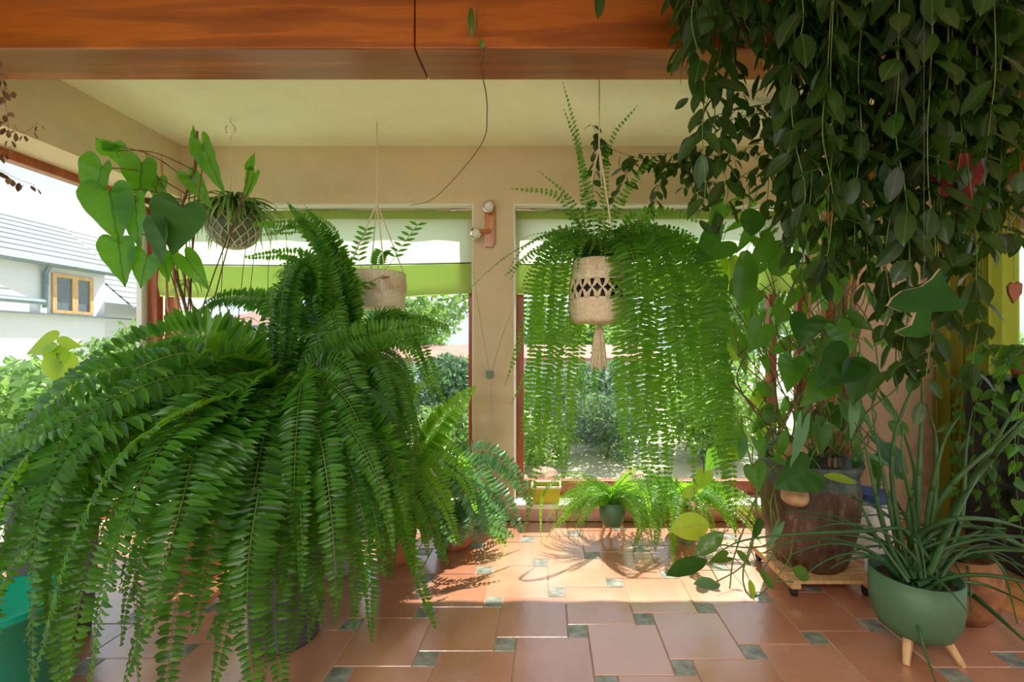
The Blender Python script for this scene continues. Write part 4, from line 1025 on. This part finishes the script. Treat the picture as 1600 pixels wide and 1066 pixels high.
# ------------------------------------------------------------------ big heart-leaved plant at upper left
c = V((-1.98, 2.62, 0))
t = thing('heart_leaf_plant', c, 'tall plant with large hanging heart-shaped leaves tied to canes, upper left', 'plant')
pot(t, c, .17, .42, M['terracotta'])
st = spline([c + V((0, 0, .38)), P(298, 520, 2.6), P(268, 400, 2.6), P(285, 320, 2.55), P(303, 270, 2.5), P(308, 205, 2.5)], 30)
mb = MB(); mb.tube(st, .012, .006, 7); mb.build('stem', M['bark'], t, smooth=True)
for i, (a, b_2) in enumerate(((P(228, 238, 2.5), P(268, 400, 2.55)), (P(252, 243, 2.55), P(262, 480, 2.6)), (P(278, 398, 2.6), P(312, 520, 2.62)))):
    b2 = c + V((.05 * (i - 1), 0, .38)); mb = MB(); mb.tube([a, b_2, b2], .006, seg=6); mb.build('cane', M['cane'], t)
LF = [  # attach, tip, depth, width ratio, material, normal
    (172, 236, 148, 214, 2.4, .55, 'heartleaf', (0, -1, .6)), (178, 228, 192, 262, 2.42, .8, 'heartleaf', (.5, -1, .3)),
    (160, 262, 140, 332, 2.32, .98, 'heartleaf', (-.2, -1, .3)), (172, 300, 182, 378, 2.28, .9, 'heartleaf', (.1, -1, .2)),
    (222, 255, 216, 314, 2.4, .85, 'heartleaf', (.1, -1, .2)), (212, 315, 214, 390, 2.3, .8, 'heartleaf', (-.3, -1, .1)),
    (186, 382, 192, 446, 2.3, .75, 'heartleaf', (.1, -1, .1)), (230, 402, 217, 449, 2.32, .85, 'heartleaf', (.1, -1, .2)),
    (250, 352, 250, 414, 2.2, .8, 'darkheart', (-.3, -1, .2)), (283, 325, 268, 396, 2.18, .85, 'darkheart', (.4, -1, .2)),
    (248, 278, 240, 312, 2.5, .8, 'heartleaf', (.2, -1, .1)), (296, 275, 330, 325, 2.5, .45, 'heartleaf', (.2, -1, .3)),
    (318, 228, 347, 302, 2.42, .5, 'heartleaf', (-.4, -1, .2)), (306, 235, 300, 195, 2.5, .3, 'heartleaf', (.2, -1, .1)),
    (398, 272, 382, 312, 2.6, .55, 'heartleaf', (-.2, -1, .2)), (290, 402, 325, 452, 2.4, .5, 'heartleaf', (.2, -1, .4)),
    (255, 400, 262, 440, 2.35, .6, 'heartleaf', (.2, -1, .4)), (390, 262, 397, 238, 2.6, .4, 'heartleaf', (.2, -1, .1)),
]
for i, (ax, ay, tx, ty, d, wr_, mt, nn) in enumerate(LF):
    a = P(ax, ay, d); b2 = P(tx, ty, d + .03); L = (b2 - a).length * 1.06
    mb = MB(); leaf(mb, a, b2 - a, V(nn), L * 1.0, L * wr_ * 1.18, HEART_, .22, .12, .25)
    s = st[min(29, max(8, 27 - i))]; mid = (a + s) / 2 + V((0, 0, .05))
    mb.tube(spline([s, mid, a + V((0, .01, .004)), a], 8), .0038, .0028, 5, mi=1)
    mb.build('leaf', [M[mt], M['bark']], t, smooth=True)
# lime leaves by the side window, and by the second fern
for (x, y, d, k, lab, z0) in ((85, 535, 2.1, 2, 'pair of round lime leaves on a stem before the left side window', .5), (345, 520, 2.75, 3, 'narrow potted plant with yellowing lime leaves below the spider plant', .4), (415, 550, 2.9, 3, 'low potted plant with round lime leaves behind the large left fern', .4)):
    b0 = P(x, y, d); t = thing('lime_leaf_plant', (b0.x, b0.y, 0), lab, 'plant'); pot(t, (b0.x, b0.y, 0), .11, z0, M['terracotta'])
    for j in range(k + 2):
        tip = P(x + (-30, 28, 2, 20, -18)[j], y + (10, 5, 40, 60, 55)[j], d); a = P(x + (-2, 8, 4, 10, -4)[j], y + (0, 4, 15, 30, 30)[j], d)
        mb = MB(); leaf(mb, a, tip - a, V((R(-.3, .3), -1, .4)), (tip - a).length * 1.7, (tip - a).length * 1.5, HEART_, .15, .15)
        mb.tube(spline([V((b0.x, b0.y, z0 * .85)), V((b0.x, b0.y + .02, (z0 + a.z) / 2)), a], 6), .004, .003, 5, mi=1); mb.build('leaf', [M['limeleaf'], M['stem']], t, smooth=True)

# teal bucket bottom left
c = V((-1.78, 1.62, 0))
c = V((-1.86, 1.5, 0)); t = thing('bucket', c, 'teal green plastic bucket on the floor at the bottom left corner', 'bucket')
mb = MB(); pot_lathe(mb, c, .2, .44, shape=((.75, 0), (.8, .08), (.97, .93), (1, .94), (1, 1))); mb.build('body', M['teal'], t, smooth=True)
mb = MB(); mb.tube([c + V((.2 * math.cos(a), .02 - .06 * math.sin(a), .43 - .05 * math.sin(a))) for a in [i * .314 for i in range(11)]], .004, seg=6); mb.build('handle', M['metal'], t)

# dried plant at the upper left edge
t = thing('dried_branch', P(0, 100, 1.5), 'brown dried branch with withered leaves hanging in at the top left edge', 'dried branch')
for pts in ([(-60, -60, 1.5), (-30, 60, 1.5), (5, 150, 1.5), (15, 215, 1.5)], [(-60, -60, 1.5), (-20, 150, 1.5), (30, 205, 1.5), (60, 192, 1.5)], [(-70, -60, 1.5), (-40, 180, 1.48), (-5, 235, 1.47), (20, 228, 1.47)],
            [(-70, -60, 1.5), (-40, 220, 1.48), (10, 270, 1.47), (55, 290, 1.47)], [(-60, -60, 1.5), (-10, 90, 1.5), (10, 130, 1.5), (22, 140, 1.5)]):
    mb = MB(); vine(mb, px(*pts), .028, .036, .02, OVAL, .0012, True, 1.2, start=8); mb.build('twig', [M['dried'], M['bark']], t)

# thin vine tendril looping from the beam to the lintel
mb = MB(); mb.tube(spline(px((748, -30, 1.84), (745, 50, 1.84), (757, 78, 1.86), (750, 100, 1.94), (759, 143, 2.17), (761, 180, 2.3), (755, 220, 2.5), (718, 270, 2.8), (675, 312, 3.0), (640, 321, 3.2)), 60), .0035, .0022, 5)
t = mb.build('vine_tendril', M['bark'], origin=P(752, 75, 1.85)); tag(t, 'bare thin vine stem looping down from the beam toward the left window', 'vine')
mb = MB(); leaf(mb, P(752, 62, 1.84), V((.1, 0, -1)), V((0, -1, 0)), .035, .022, OVAL); leaf(mb, P(736, 10, 1.8), V((.0, 0, -1)), V((0, -1, 0)), .12, .03, LANCE); mb.build('leaf', M['philo'], t)
t = thing('hanging_sprig', P(937, -40, 1.5), 'single dark green leaf tip hanging in at the top edge above the macrame pot', 'plant')
mb = MB(); leaf(mb, P(937, -20, 1.5), V((0, 0, -1)), V((.3, -1, 0)), .10, .04, OVAL); mb.build('leaf', M['hoya'], t)
q = P(193, 125, 2.14); mb = MB(); mb.tube([q + V((0, 0, .02)), q + V((.012, 0, .0)), q + V((0, 0, -.012)), q + V((-.012, 0, 0))], .003, seg=6)
mb.v = [p + V((0, -.06, .018)) for p in mb.v]; tag(mb.build('screw_hook', M['metal']), 'tiny metal screw hook under the left end of the beam', 'hook')

# ------------------------------------------------------------------ stoneware pot with climbing philodendron
c = V((1.47, 2.52, 0)); BY = 2.52
t = thing('plant_trolley', c, 'low wooden slatted plant trolley on black castors under the big stoneware pot', 'plant trolley')
mb = MB()
for k in range(6): mb.box(c.x - .23, c.x + .23, c.y - .23 + k * .08, c.y - .23 + k * .08 + .062, .078, .096)
mb.box(c.x - .22, c.x - .17, c.y - .23, c.y + .232, .052, .078); mb.box(c.x + .17, c.x + .22, c.y - .23, c.y + .232, .052, .078); mb.build('deck', M['legwood'], t, bevel=.003)
for sx in (-1, 1):
    for sy in (-1, 1):
        x, y = c.x + sx * .19, c.y + sy * .19; mb = MB(); mb.tube([(x - .012, y, .024), (x + .012, y, .024)], .024, seg=16); mb.box(x - .015, x + .015, y - .018, y + .018, .03, .052); mb.build('castor', M['rubber'], t)
pc = c + V((0, 0, .097))
t = thing('stoneware_pot_plant', pc, 'climbing arrow-leaved plant in a big mottled brown stoneware pot at right', 'plant')
mb = MB(); mb.lathe(pc, [(.001, 0), (.17, 0), (.185, .02), (.235, .2), (.252, .38), (.243, .47), (.232, .5), (.252, .535), (.262, .56), (.255, .575), (.235, .57), (.225, .5), (.001, .5)], 56)
mb.build('pot', M['glaze'], t, smooth=True, origin=pc)
mb = MB(); mb.lathe(pc + V((0, 0, .505)), [(.224, 0), (.1, .02), (.001, .03)], 24); mb.build('soil', M['soil'], t, smooth=True)
for (x, y, d, sx, sz, lab) in ((1243, 775, 2.235, .065, .05, None),):
    q = P(x, y, d); o = MB(); o.lathe(q, [(sx * math.sin(a), -sz * math.cos(a)) for a in [.02 + k * .31 for k in range(11)]], 20, disp=lambda a, z: .004 * math.sin(a * 3 + z * 30)); o.build('hanging_gourd', M['stone'], t, smooth=True)
for (x, y, d, sx, sz) in ((1235, 705, 2.42, .09, .045), (1262, 700, 2.5, .075, .05)):
    q = P(x, y, d); o = MB(); o.lathe(q, [(sx * math.sin(a), -sz * math.cos(a)) for a in [.02 + k * .31 for k in range(11)]], 16, disp=lambda a, z: .006 * math.sin(a * 2 + z * 30)); o.build('wood_knot', M['stone'], t, smooth=True)
# canes and twining stems
for k, (xa, xb, yt) in enumerate(((1318, 1318, 390), (1305, 1285, 640), (1330, 1335, 640), (1270, 1262, 420), (1296, 1340, 450))):
    mb = MB(); mb.tube([P(xb, 350 if yt < 500 else yt, 2.55), P(xa, 700, 2.52), V((P(xa, 700, 2.52).x, 2.52, .6))], .007, seg=6); mb.build('cane', M['cane'] if k != 0 else M['bark'], t)
random.seed(21)
for k in range(46):
    x0 = R(1225, 1335); pts = [P(x0, 715, R(2.4, 2.6))]; x, y, d = x0, 715, 2.5
    for j in range(R(4, 8).__int__()):
        x += R(-60, 45) if k % 3 else R(-45, 55); y -= R(20, 75); d += R(-.1, .1); d = min(2.95, max(2.15, d)); x = min(1400, max(1110, x)); pts.append(P(x, y, d))
    mb = MB(); mb.tube(spline(pts, 26), R(.003, .006), .0025, 5); mb.build('stem', M['bark'] if k % 2 else M['stem'], t, smooth=True)
for pts in ([(1240, 720, 2.35), (1190, 700, 2.2), (1180, 820, 2.1), (1160, 900, 2.05), (1180, 935, 2.05), (1230, 880, 2.1), (1240, 840, 2.15)], [(1240, 720, 2.35), (1200, 740, 2.2), (1150, 860, 2.1), (1140, 920, 2.0)],
            [(1230, 720, 2.35), (1205, 780, 2.2), (1200, 850, 2.15), (1120, 850, 2.2), (1080, 830, 2.3)], [(1235, 720, 2.35), (1160, 650, 2.3), (1180, 760, 2.2), (1170, 870, 2.1), (1110, 915, 2.1)],
            [(1240, 720, 2.4), (1210, 760, 2.25), (1220, 840, 2.2), (1190, 900, 2.1), (1240, 910, 2.05)]):
    mb = MB(); mb.tube(spline(pts_ := px(*pts), 30), .005, .003, 5); mb.build('stem', M['stem'], t, smooth=True)
LF = [
    (1126, 378, 1084, 414, 2.1, 1.0, 'philo', HEART, (-.2, -1, .3)), (1118, 372, 1122, 338, 2.12, .6, 'philo', OVAL, (0, -1, .2)), (1167, 390, 1160, 480, 2.2, .45, 'philo', OVAL, (.2, -1, .1)),
    (1172, 325, 1176, 368, 2.2, .9, 'darkheart', OVAL, (.2, -1, .1)), (1200, 410, 1240, 370, 2.3, 1.1, 'philo', HEART, (0, -1, .2)), (1120, 410, 1130, 448, 2.6, .8, 'limeleaf', HEART, (0, -1, .2)), (1140, 408, 1146, 450, 2.6, .7, 'limeleaf', HEART, (0, -1, .2)),
    (1190, 510, 1170, 555, 2.3, .9, 'philo', HEART, (.3, -1, .4)), (1130, 505, 1165, 528, 2.35, .5, 'philo', LANCE, (0, -1, .6)), (1130, 548, 1160, 565, 2.2, .7, 'limeleaf', HEART, (0, -1, .4)),
    (1236, 565, 1232, 618, 2.2, .9, 'philo', HEART, (.1, -1, .2)), (1262, 500, 1250, 548, 2.15, .95, 'darkheart', HEART, (-.2, -.8, .8)), (1305, 510, 1325, 548, 2.2, 1.1, 'philo', HEART, (.1, -1, .3)),
    (1325, 560, 1272, 612, 2.0, .85, 'darkheart', HEART, (-.3, -1, .3)), (1340, 575, 1335, 640, 2.0, 1.0, 'darkheart', HEART, (.2, -1, .2)), (1290, 590, 1250, 640, 2.1, .8, 'philo', HEART, (.2, -1, .2)),
    (1262, 735, 1208, 766, 2.12, .95, 'darkheart', HEART, (0, -1, .4)), (1176, 730, 1190, 772, 2.15, .95, 'philo', HEART, (.2, -1, .3)), (1286, 744, 1342, 752, 2.15, .32, 'limeleaf', OVAL, (0, -.6, .8)),
    (1252, 668, 1238, 734, 2.1, .45, 'fernblue', ARROW, (.3, -.8, .6)), (1228, 670, 1216, 720, 2.2, .4, 'philo', LANCE, (.3, -1, .3)), (1163, 680, 1158, 722, 2.3, .4, 'fernblue', LANCE, (.3, -1, .3)), (1335, 640, 1330, 688, 2.1, .4, 'fernblue', ARROW, (-.3, -.8, .6)),
    (1108, 818, 1048, 828, 2.3, .62, 'limeleaf', OVAL, (0, -.9, .6)), (1130, 832, 1085, 868, 2.15, .42, 'philo', OVAL, (0, -.8, .7)), (1105, 876, 1040, 896, 2.1, .4, 'darkheart', OVAL, (.1, -.5, 1)), (1135, 870, 1105, 878, 2.1, .6, 'philo', HEART, (.1, -.5, 1)),
    (1125, 915, 1085, 910, 2.05, .5, 'fernblue', OVAL, (.1, -.4, 1)), (1238, 888, 1266, 905, 1.98, .75, 'philo', OVAL, (.1, -.9, .6)), (1185, 890, 1212, 922, 2.02, .4, 'philo', OVAL, (.3, -.8, .6)), (1188, 808, 1178, 845, 2.1, .45, 'darkheart', OVAL, (.4, -.8, .3)),
    (1150, 860, 1176, 885, 2.15, .4, 'philo', LANCE, (.3, -.8, .6)), (1215, 825, 1200, 860, 2.15, .55, 'fernblue', ARROW, (.3, -.8, .3)), (1170, 905, 1180, 940, 2.0, .4, 'limeleaf', LANCE, (.3, -.8, .6)),
    (1100, 740, 1092, 775, 2.6, .8, 'limeleaf', HEART, (.2, -1, .2)), (1090, 760, 1065, 778, 2.5, .5, 'limeleaf', OVAL, (.2, -1, .6)), (1150, 700, 1130, 730, 2.6, .9, 'limeleaf', HEART, (.2, -1, .2)), (1180, 620, 1200, 640, 2.6, 1, 'limeleaf', HEART, (.2, -1, .2)),
    (1195, 655, 1180, 690, 2.6, .9, 'limeleaf', HEART, (.2, -1, .2)), (1130, 590, 1150, 620, 2.5, .9, 'philo', HEART, (.2, -1, .2)), (1370, 695, 1425, 748, 2.3, .7, 'darkheart', OVAL, (.1, -.8, .7)), (1350, 710, 1400, 730, 2.2, .35, 'fernblue', OVAL, (.1, -.5, .9)),
]
for (ax, ay, tx, ty, d, wr_, mt, sh, nn) in LF:
    a = P(ax, ay, d); b2 = P(tx, ty, d - .02); L = (b2 - a).length * (1.0 if sh is not HEART else .95); mb = MB()
    leaf(mb, a, b2 - a, V(nn), L, (b2 - a).length * wr_ * 1.1, {id(HEART): HEART_, id(ARROW): ARROW_, id(OVAL): OVAL_}.get(id(sh), sh), .2, .15, .2)
    q = a + V((R(-.08, .08), R(.02, .12), R(.04, .14) if a.z > .4 else R(.02, .08))); mb.tube(spline([q, (q + a) / 2 + V((0, 0, .02)), a], 5), .003, .0025, 4, mi=1)
    mb.build('leaf', [M[mt], M['stem']], t, smooth=True)
mb = MB()
for k in range(170):
    x, y, d = R(1095, 1400), R(300, 720), R(2.25, 3.05)
    if x < 1150 and y > 500 and k % 2: continue
    a = P(x, y, d); s = R(.08, .17); dr = V((R(-.6, .6), R(-.4, .2), R(-1, -.2))); leaf(mb, a, dr, V((R(-.6, .6), -1, R(0, .8))), s, s * R(.45, .95), random.choice((HEART, HEART, ARROW, OVAL)), .2, .2, .3)
    if k % 2: mb.tube([a + V((R(-.1, .1), R(0, .1), R(.05, .16))), a], .0025, seg=4, mi=1)
o = mb.build('climbing_foliage', [M['philo'], M['stem']], t, smooth=True); o['kind'] = 'stuff'

# white containers behind
q = V((1.825, 2.43, 0)); t = thing('white_bin', q, 'white cylindrical pot with dark inside, low on the tiles right of the stoneware pot', 'pot')
mb = MB(); pot_lathe(mb, q, .086, .16, shape=((.93, 0), (.96, .04), (1, 1))); mb.build('pot', M['white'], t, smooth=True)
mb = MB(); mb.lathe(q + V((0, 0, .115)), [(.078, 0), (.001, .01)], 20); mb.build('soil', M['soil'], t)
q = V((1.98, 2.74, 0)); t = thing('white_canister', q, 'tall white canister with blue and printed top behind the white pot', 'canister')
mb = MB(); mb.lathe(q, [(.001, 0), (.11, 0), (.115, .02), (.115, .33), (.10, .36), (.001, .36)], 32); mb.build('body', M['white'], t, smooth=True)
mb = MB(); mb.lathe(q, [(.1158, .285), (.1158, .325), (.101, .362), (.001, .363)], 32); mb.build('lid', M['print'], t, smooth=True)
mb = MB(); mb.lathe(q, [(.108, .362), (.108, .41), (.001, .41)], 32); mb.build('lid_band', M['blue'], t)

# ------------------------------------------------------------------ sage bowl with long cylindrical leaves
c = V((1.575, 1.92, 0))
t = thing('bowl_planter', c, 'sage green bowl planter on wooden feet with long tubular leaves, bottom right', 'plant')
prf = [(.001, .07), (.09, .072), (.132, .10), (.156, .15), (.165, .22), (.164, .33), (.154, .33), (.152, .28), (.001, .28)]
mb = MB(); mb.lathe(c, prf, 56); mb.build('bowl', M['greenpot'], t, smooth=True)
mb = MB(); mb.lathe(c + V((0, 0, .285)), [(.151, 0), (.08, .012), (.001, .015)], 20); mb.build('soil', M['soil'], t)
for a in (-2.5, -.75, 1.2):
    mb = MB(); mb.tube([c + V((.09 * math.cos(a), .09 * math.sin(a), .10)), c + V((.145 * math.cos(a), .165 * math.sin(a), 0))], .021, .012, 8); mb.build('leg', M['legwood'], t)
TB = [
    ([(1405, 900), (1375, 800), (1350, 690), (1335, 660)], .010), ([(1410, 900), (1390, 790), (1370, 690), (1362, 640)], .010), ([(1425, 905), (1400, 800), (1395, 700), (1430, 600), (1480, 560)], .010),
    ([(1430, 905), (1435, 780), (1440, 650), (1440, 590)], .012), ([(1445, 905), (1450, 800), (1475, 690), (1500, 650)], .010), ([(1450, 900), (1480, 820), (1530, 740), (1600, 660), (1640, 610)], .013), ([(1450, 900), (1500, 790), (1550, 700), (1620, 580)], .013),
    ([(1440, 905), (1420, 830), (1350, 830), (1240, 835), (1160, 845), (1120, 865)], .009), ([(1430, 905), (1400, 860), (1350, 840), (1300, 835)], .009), ([(1430, 905), (1435, 840), (1490, 812), (1560, 815), (1640, 840)], .012),
    ([(1440, 910), (1450, 840), (1520, 822), (1600, 855), (1660, 880)], .011), ([(1430, 915), (1470, 905), (1520, 930), (1600, 1000), (1650, 1040)], .013), ([(1440, 925), (1480, 910), (1540, 915), (1620, 950)], .010),
    ([(1415, 865), (1425, 930), (1440, 1000), (1465, 1075)], .009), ([(1450, 900), (1480, 860), (1530, 840), (1570, 810)], .009), ([(1420, 910), (1370, 840), (1345, 790), (1330, 770)], .008), ([(1425, 905), (1430, 820), (1410, 720), (1412, 660)], .010),
    ([(1435, 905), (1460, 790), (1462, 690), (1450, 640)], .011), ([(1455, 905), (1500, 820), (1510, 700), (1520, 640)], .010), ([(1445, 905), (1490, 840), (1500, 780), (1520, 760)], .008), ([(1420, 905), (1390, 850), (1370, 780), (1380, 720)], .010),
    ([(1425, 900), (1420, 800), (1430, 740), (1400, 640)], .011), ([(1440, 900), (1470, 780), (1560, 690), (1610, 640)], .012), ([(1460, 905), (1500, 870), (1560, 880), (1590, 975)], .006),
]
for pts, rr in TB:
    Q = []
    for k, (x, y) in enumerate(pts):
        d = 1.93 + (R(-.12, .12) if k == 0 else 0) - (.0 if y < 900 else (y - 900) * .0012) + (.0 if k < 2 else R(-.15, .1))
        Q.append(P(x, y, d))
    mb = MB(); Q = spline(Q, 22); n = len(Q); mb.tube(Q[:n // 2 + 1], rr, rr * .9, 7, cap=False); mb.tube(Q[n // 2:], rr * .9, .0018, 7); mb.build('blade', M['blade'], t, smooth=True)
for k in range(26):
    a = arch(c + V((R(-.09, .09), R(-.08, .08), .29)), R(0, 6.28), R(1.0, 1.5), R(.35, .75), R(.1, .7), 7); mb = MB(); mb.tube(spline(a, 12), R(.008, .012), .002, 6); mb.build('blade', M['blade'], t, smooth=True)

c = V((1.98, 2.18, 0)); t = thing('cork_planter', c, 'rounded mottled brown planter standing right behind the sage bowl', 'planter')
mb = MB(); mb.lathe(c, [(.001, .0), (.12, 0), (.16, .06), (.178, .15), (.172, .24), (.15, .3), (.138, .3), (.15, .24), (.001, .24)], 40); mb.build('body', M['cork'], t, smooth=True)
mb = MB(); vs = MB()
for k in range(14):
    a = arch(c + V((R(-.05, .05), R(-.05, .05), .25)), R(0, 6.28), R(.8, 1.4), R(.3, .6), R(.3, 1.2), 6); mb = MB(); mb.tube(spline(a, 10), .007, .002, 6); mb.build('blade', M['blade'], t, smooth=True)

# black cabinet with trailing plant at the right edge
t = thing('black_cabinet', (2.82, 2.62, 0), 'tall black cabinet at the right edge below the white-framed window', 'cabinet')
mb = MB(); mb.box(2.62, 2.98, 2.42, 2.80, .03, 1.12); mb.build('body', M['black'], t, bevel=.008)
mb = MB(); mb.box(2.60, 2.618, 2.43, 2.79, .06, 1.10); mb.build('door', M['black'], t, bevel=.004)
mb = MB()
for x in (2.66, 2.94):
    for y in (2.46, 2.76): mb.box(x - .02, x + .02, y - .02, y + .02, 0, .03)
mb.build('foot', M['black'], t)
q = V((2.80, 2.6, 1.12)); t = thing('trailing_plant', q, 'leafy plant on the black cabinet with vines trailing down its side', 'plant')
mb = MB(); pot_lathe(mb, q, .09, .13); mb.build('pot', M['terracotta'], t, smooth=True)
for k in range(11):
    x = R(2.48, 2.57); y = R(2.35, 2.85); mb = MB(); vine(mb, [q + V((0, 0, .12)), V((2.66, y, 1.30)), V((x, y, 1.1)), V((x - .02, y + .03, .7)), V((x, y, R(.15, .6)))], .09, .085, .065, HEART, .002, False, .9, face=(-.8, -.8, 0)); mb.build('vine', [M['philo'], M['stem']], t, smooth=True)

# ------------------------------------------------------------------ hoya curtain, right foreground
random.seed(5)
tr0 = V((1.05, 1.48, 2.56))
t = thing('hanging_trough', (1.1, 1.42, 2.66), 'dense dark green trailing plant hanging from above the beam across the whole upper right', 'hanging plant')
mb = MB()
for (x0, x1, y0, y1, z0, z1) in ((.35, 1.75, 1.30, 1.315, 2.66, 2.82), (.35, 1.75, 1.545, 1.56, 2.66, 2.82), (.35, .365, 1.3, 1.56, 2.66, 2.82), (1.735, 1.75, 1.3, 1.56, 2.66, 2.82), (.36, 1.74, 1.31, 1.55, 2.66, 2.68)): mb.box(x0, x1, y0, y1, z0, z1)
mb.build('trough', M['bracket'], t)
mb = MB(); mb.box(.37, 1.73, 1.32, 1.54, 2.75, 2.79); mb.build('soil', M['soil'], t)
mb = MB()
for x in (.5, 1.6): mb.tube([(x, 1.43, 2.80), (x, 1.43, 2.98)], .004, seg=6)
mb.build('cord', M['cream'], t)
V_ = []
for x, ye in ((1068, 95), (1085, 150), (1100, 60), (1118, 130), (1128, 330), (1140, 210), (1092, 340), (1150, 140), (1175, 60), (1190, 110), (1218, 300), (1232, 420), (1240, 200), (1248, 350), (1262, 520), (1275, 260), (1285, 600), (1295, 400), (1303, 560),
              (1312, 300), (1322, 480), (1335, 640), (1345, 350), (1352, 560), (1360, 250), (1372, 700), (1385, 560), (1395, 640), (1402, 330), (1410, 620), (1425, 560), (1432, 640), (1440, 420), (1450, 690), (1462, 640), (1470, 520), (1480, 590), (1490, 360), (1498, 560),
              (1508, 470), (1520, 520), (1528, 640), (1540, 400), (1550, 560), (1562, 430), (1572, 330), (1580, 620), (1590, 380), (1600, 300), (1615, 480)):
    V_.append((x, ye))
V_ = [(x, ye if x < 1200 else min(ye, 350 + 9 * (x % 11)) if x < 1375 else (ye * .9 if x < 1540 else min(ye, 360))) for x, ye in V_]
V_ += [(R(1230, 1560), R(150, 420)) for _ in range(28)] + [(R(1060, 1230), R(-10, 80)) for _ in range(8)]
for (x, ye) in V_:
    d = R(1.28, 1.72) if x > 1200 else R(1.4, 1.75); pts = [(x + R(-8, 8), -130, 1.48)]; y = -60
    while y < ye: pts.append((x + R(-12, 12), y, d + R(-.03, .03))); y += 90
    pts.append((x + R(-10, 10), ye, d)); mb = MB()
    vine(mb, px(*pts), .07, .118, .058, OVAL, .0022, True, 1.1, face=(0, -.7, 0), jit=.4); mb.build('vine', [M['hoya'], M['stem']], t, smooth=True)
# vines growing along behind the beam to the left
t = thing('ceiling_vine', P(1200, 190, 2.75), 'vine with small dark leaves growing along the back wall above the hanging fern', 'vine')
for pts in ([(1260, 150, 2.7), (1180, 225, 2.7), (1100, 245, 2.75), (1020, 250, 2.75), (950, 230, 2.7), (925, 195, 2.7)], [(1260, 170, 2.75), (1190, 255, 2.75), (1120, 285, 2.75), (1050, 255, 2.75), (985, 250, 2.7)], [(1250, 160, 2.7), (1160, 200, 2.7), (1090, 235, 2.75), (1040, 240, 2.7), (1000, 240, 2.7)],
            [(1050, 255, 2.75), (1030, 290, 2.7), (1020, 325, 2.7)], [(985, 245, 2.7), (975, 280, 2.7), (955, 320, 2.7)], [(940, 215, 2.7), (930, 260, 2.65), (925, 310, 2.65)], [(1100, 245, 2.7), (1090, 290, 2.7), (1095, 325, 2.68)], [(1250, 170, 2.7), (1140, 190, 2.7), (1150, 260, 2.7), (1165, 340, 2.7)], [(1200, 190, 2.7), (1200, 300, 2.7), (1190, 400, 2.65)],
            [(1300, 130, 2.7), (1250, 220, 2.7), (1240, 330, 2.7)], [(1260, 150, 2.7), (1120, 180, 2.72), (1085, 215, 2.72), (1070, 290, 2.72)]):
    mb = MB(); vine(mb, px(*pts), .05, .10, .058, OVAL, .0025, True, .8, face=(0, -.6, 0)); mb.build('vine', [M['hoya'], M['stem']], t, smooth=True)

# ornaments hanging among the leaves
def ornament(nm, pts, d, th, tilt, mat, edge, label, cat):
    pts = [P(x, y, d) for x, y in pts]; c_ = sum(pts, V()) / len(pts); n = len(pts); off = V((th * tilt, th, th * abs(tilt) * .3)); mb = MB()
    mb.add([p for p in pts] + [p + off for p in pts], [tuple(range(n)), tuple(range(n, 2 * n))[::-1]]); sd_ = MB()
    sd_.add([p for p in pts] + [p + off for p in pts], [(i, n + i, n + (i + 1) % n, (i + 1) % n) for i in range(n)])
    t = thing(nm, c_, label, cat); mb.build('face', mat, t); sd_.build('edge', edge, t)
    mb = MB(); mb.tube([c_ + V((0, th / 2, .03)), V((c_.x, c_.y + th / 2, 2.6))], .0007, seg=4); mb.build('thread', M['dark'], t)


ornament('winged_ornament', [(1388, 478), (1395, 466), (1410, 455), (1440, 448), (1457, 436), (1470, 420), (1478, 442), (1490, 460), (1513, 474), (1500, 484), (1475, 487), (1456, 488), (1454, 508), (1456, 520), (1440, 528), (1415, 526), (1400, 519), (1425, 508), (1432, 488), (1410, 488)], 1.25, .006, -.3, M['olive'], M['oedge'],
         'large dark green winged shape with a pale edge hanging among the leaves at right', 'ornament')
ornament('red_ornament', [(1448, 262), (1465, 258), (1490, 250), (1500, 240), (1518, 237), (1532, 248), (1539, 266), (1534, 284), (1520, 296), (1540, 320), (1546, 332), (1538, 336), (1515, 326), (1495, 312), (1470, 305), (1452, 300)], 1.36, .02, 1.6, M['red'], M['redge'],
         'dark red ornament with pale blue edge hanging among the leaves near the top right', 'ornament')
ornament('heart_ornament', [(1585, 474), (1577, 458), (1576, 447), (1582, 441), (1587, 445), (1592, 440), (1598, 444), (1597, 458)], 1.5, .012, .3, M['heart'], M['heart'], 'small brown wooden heart hanging before the right edge window', 'ornament')
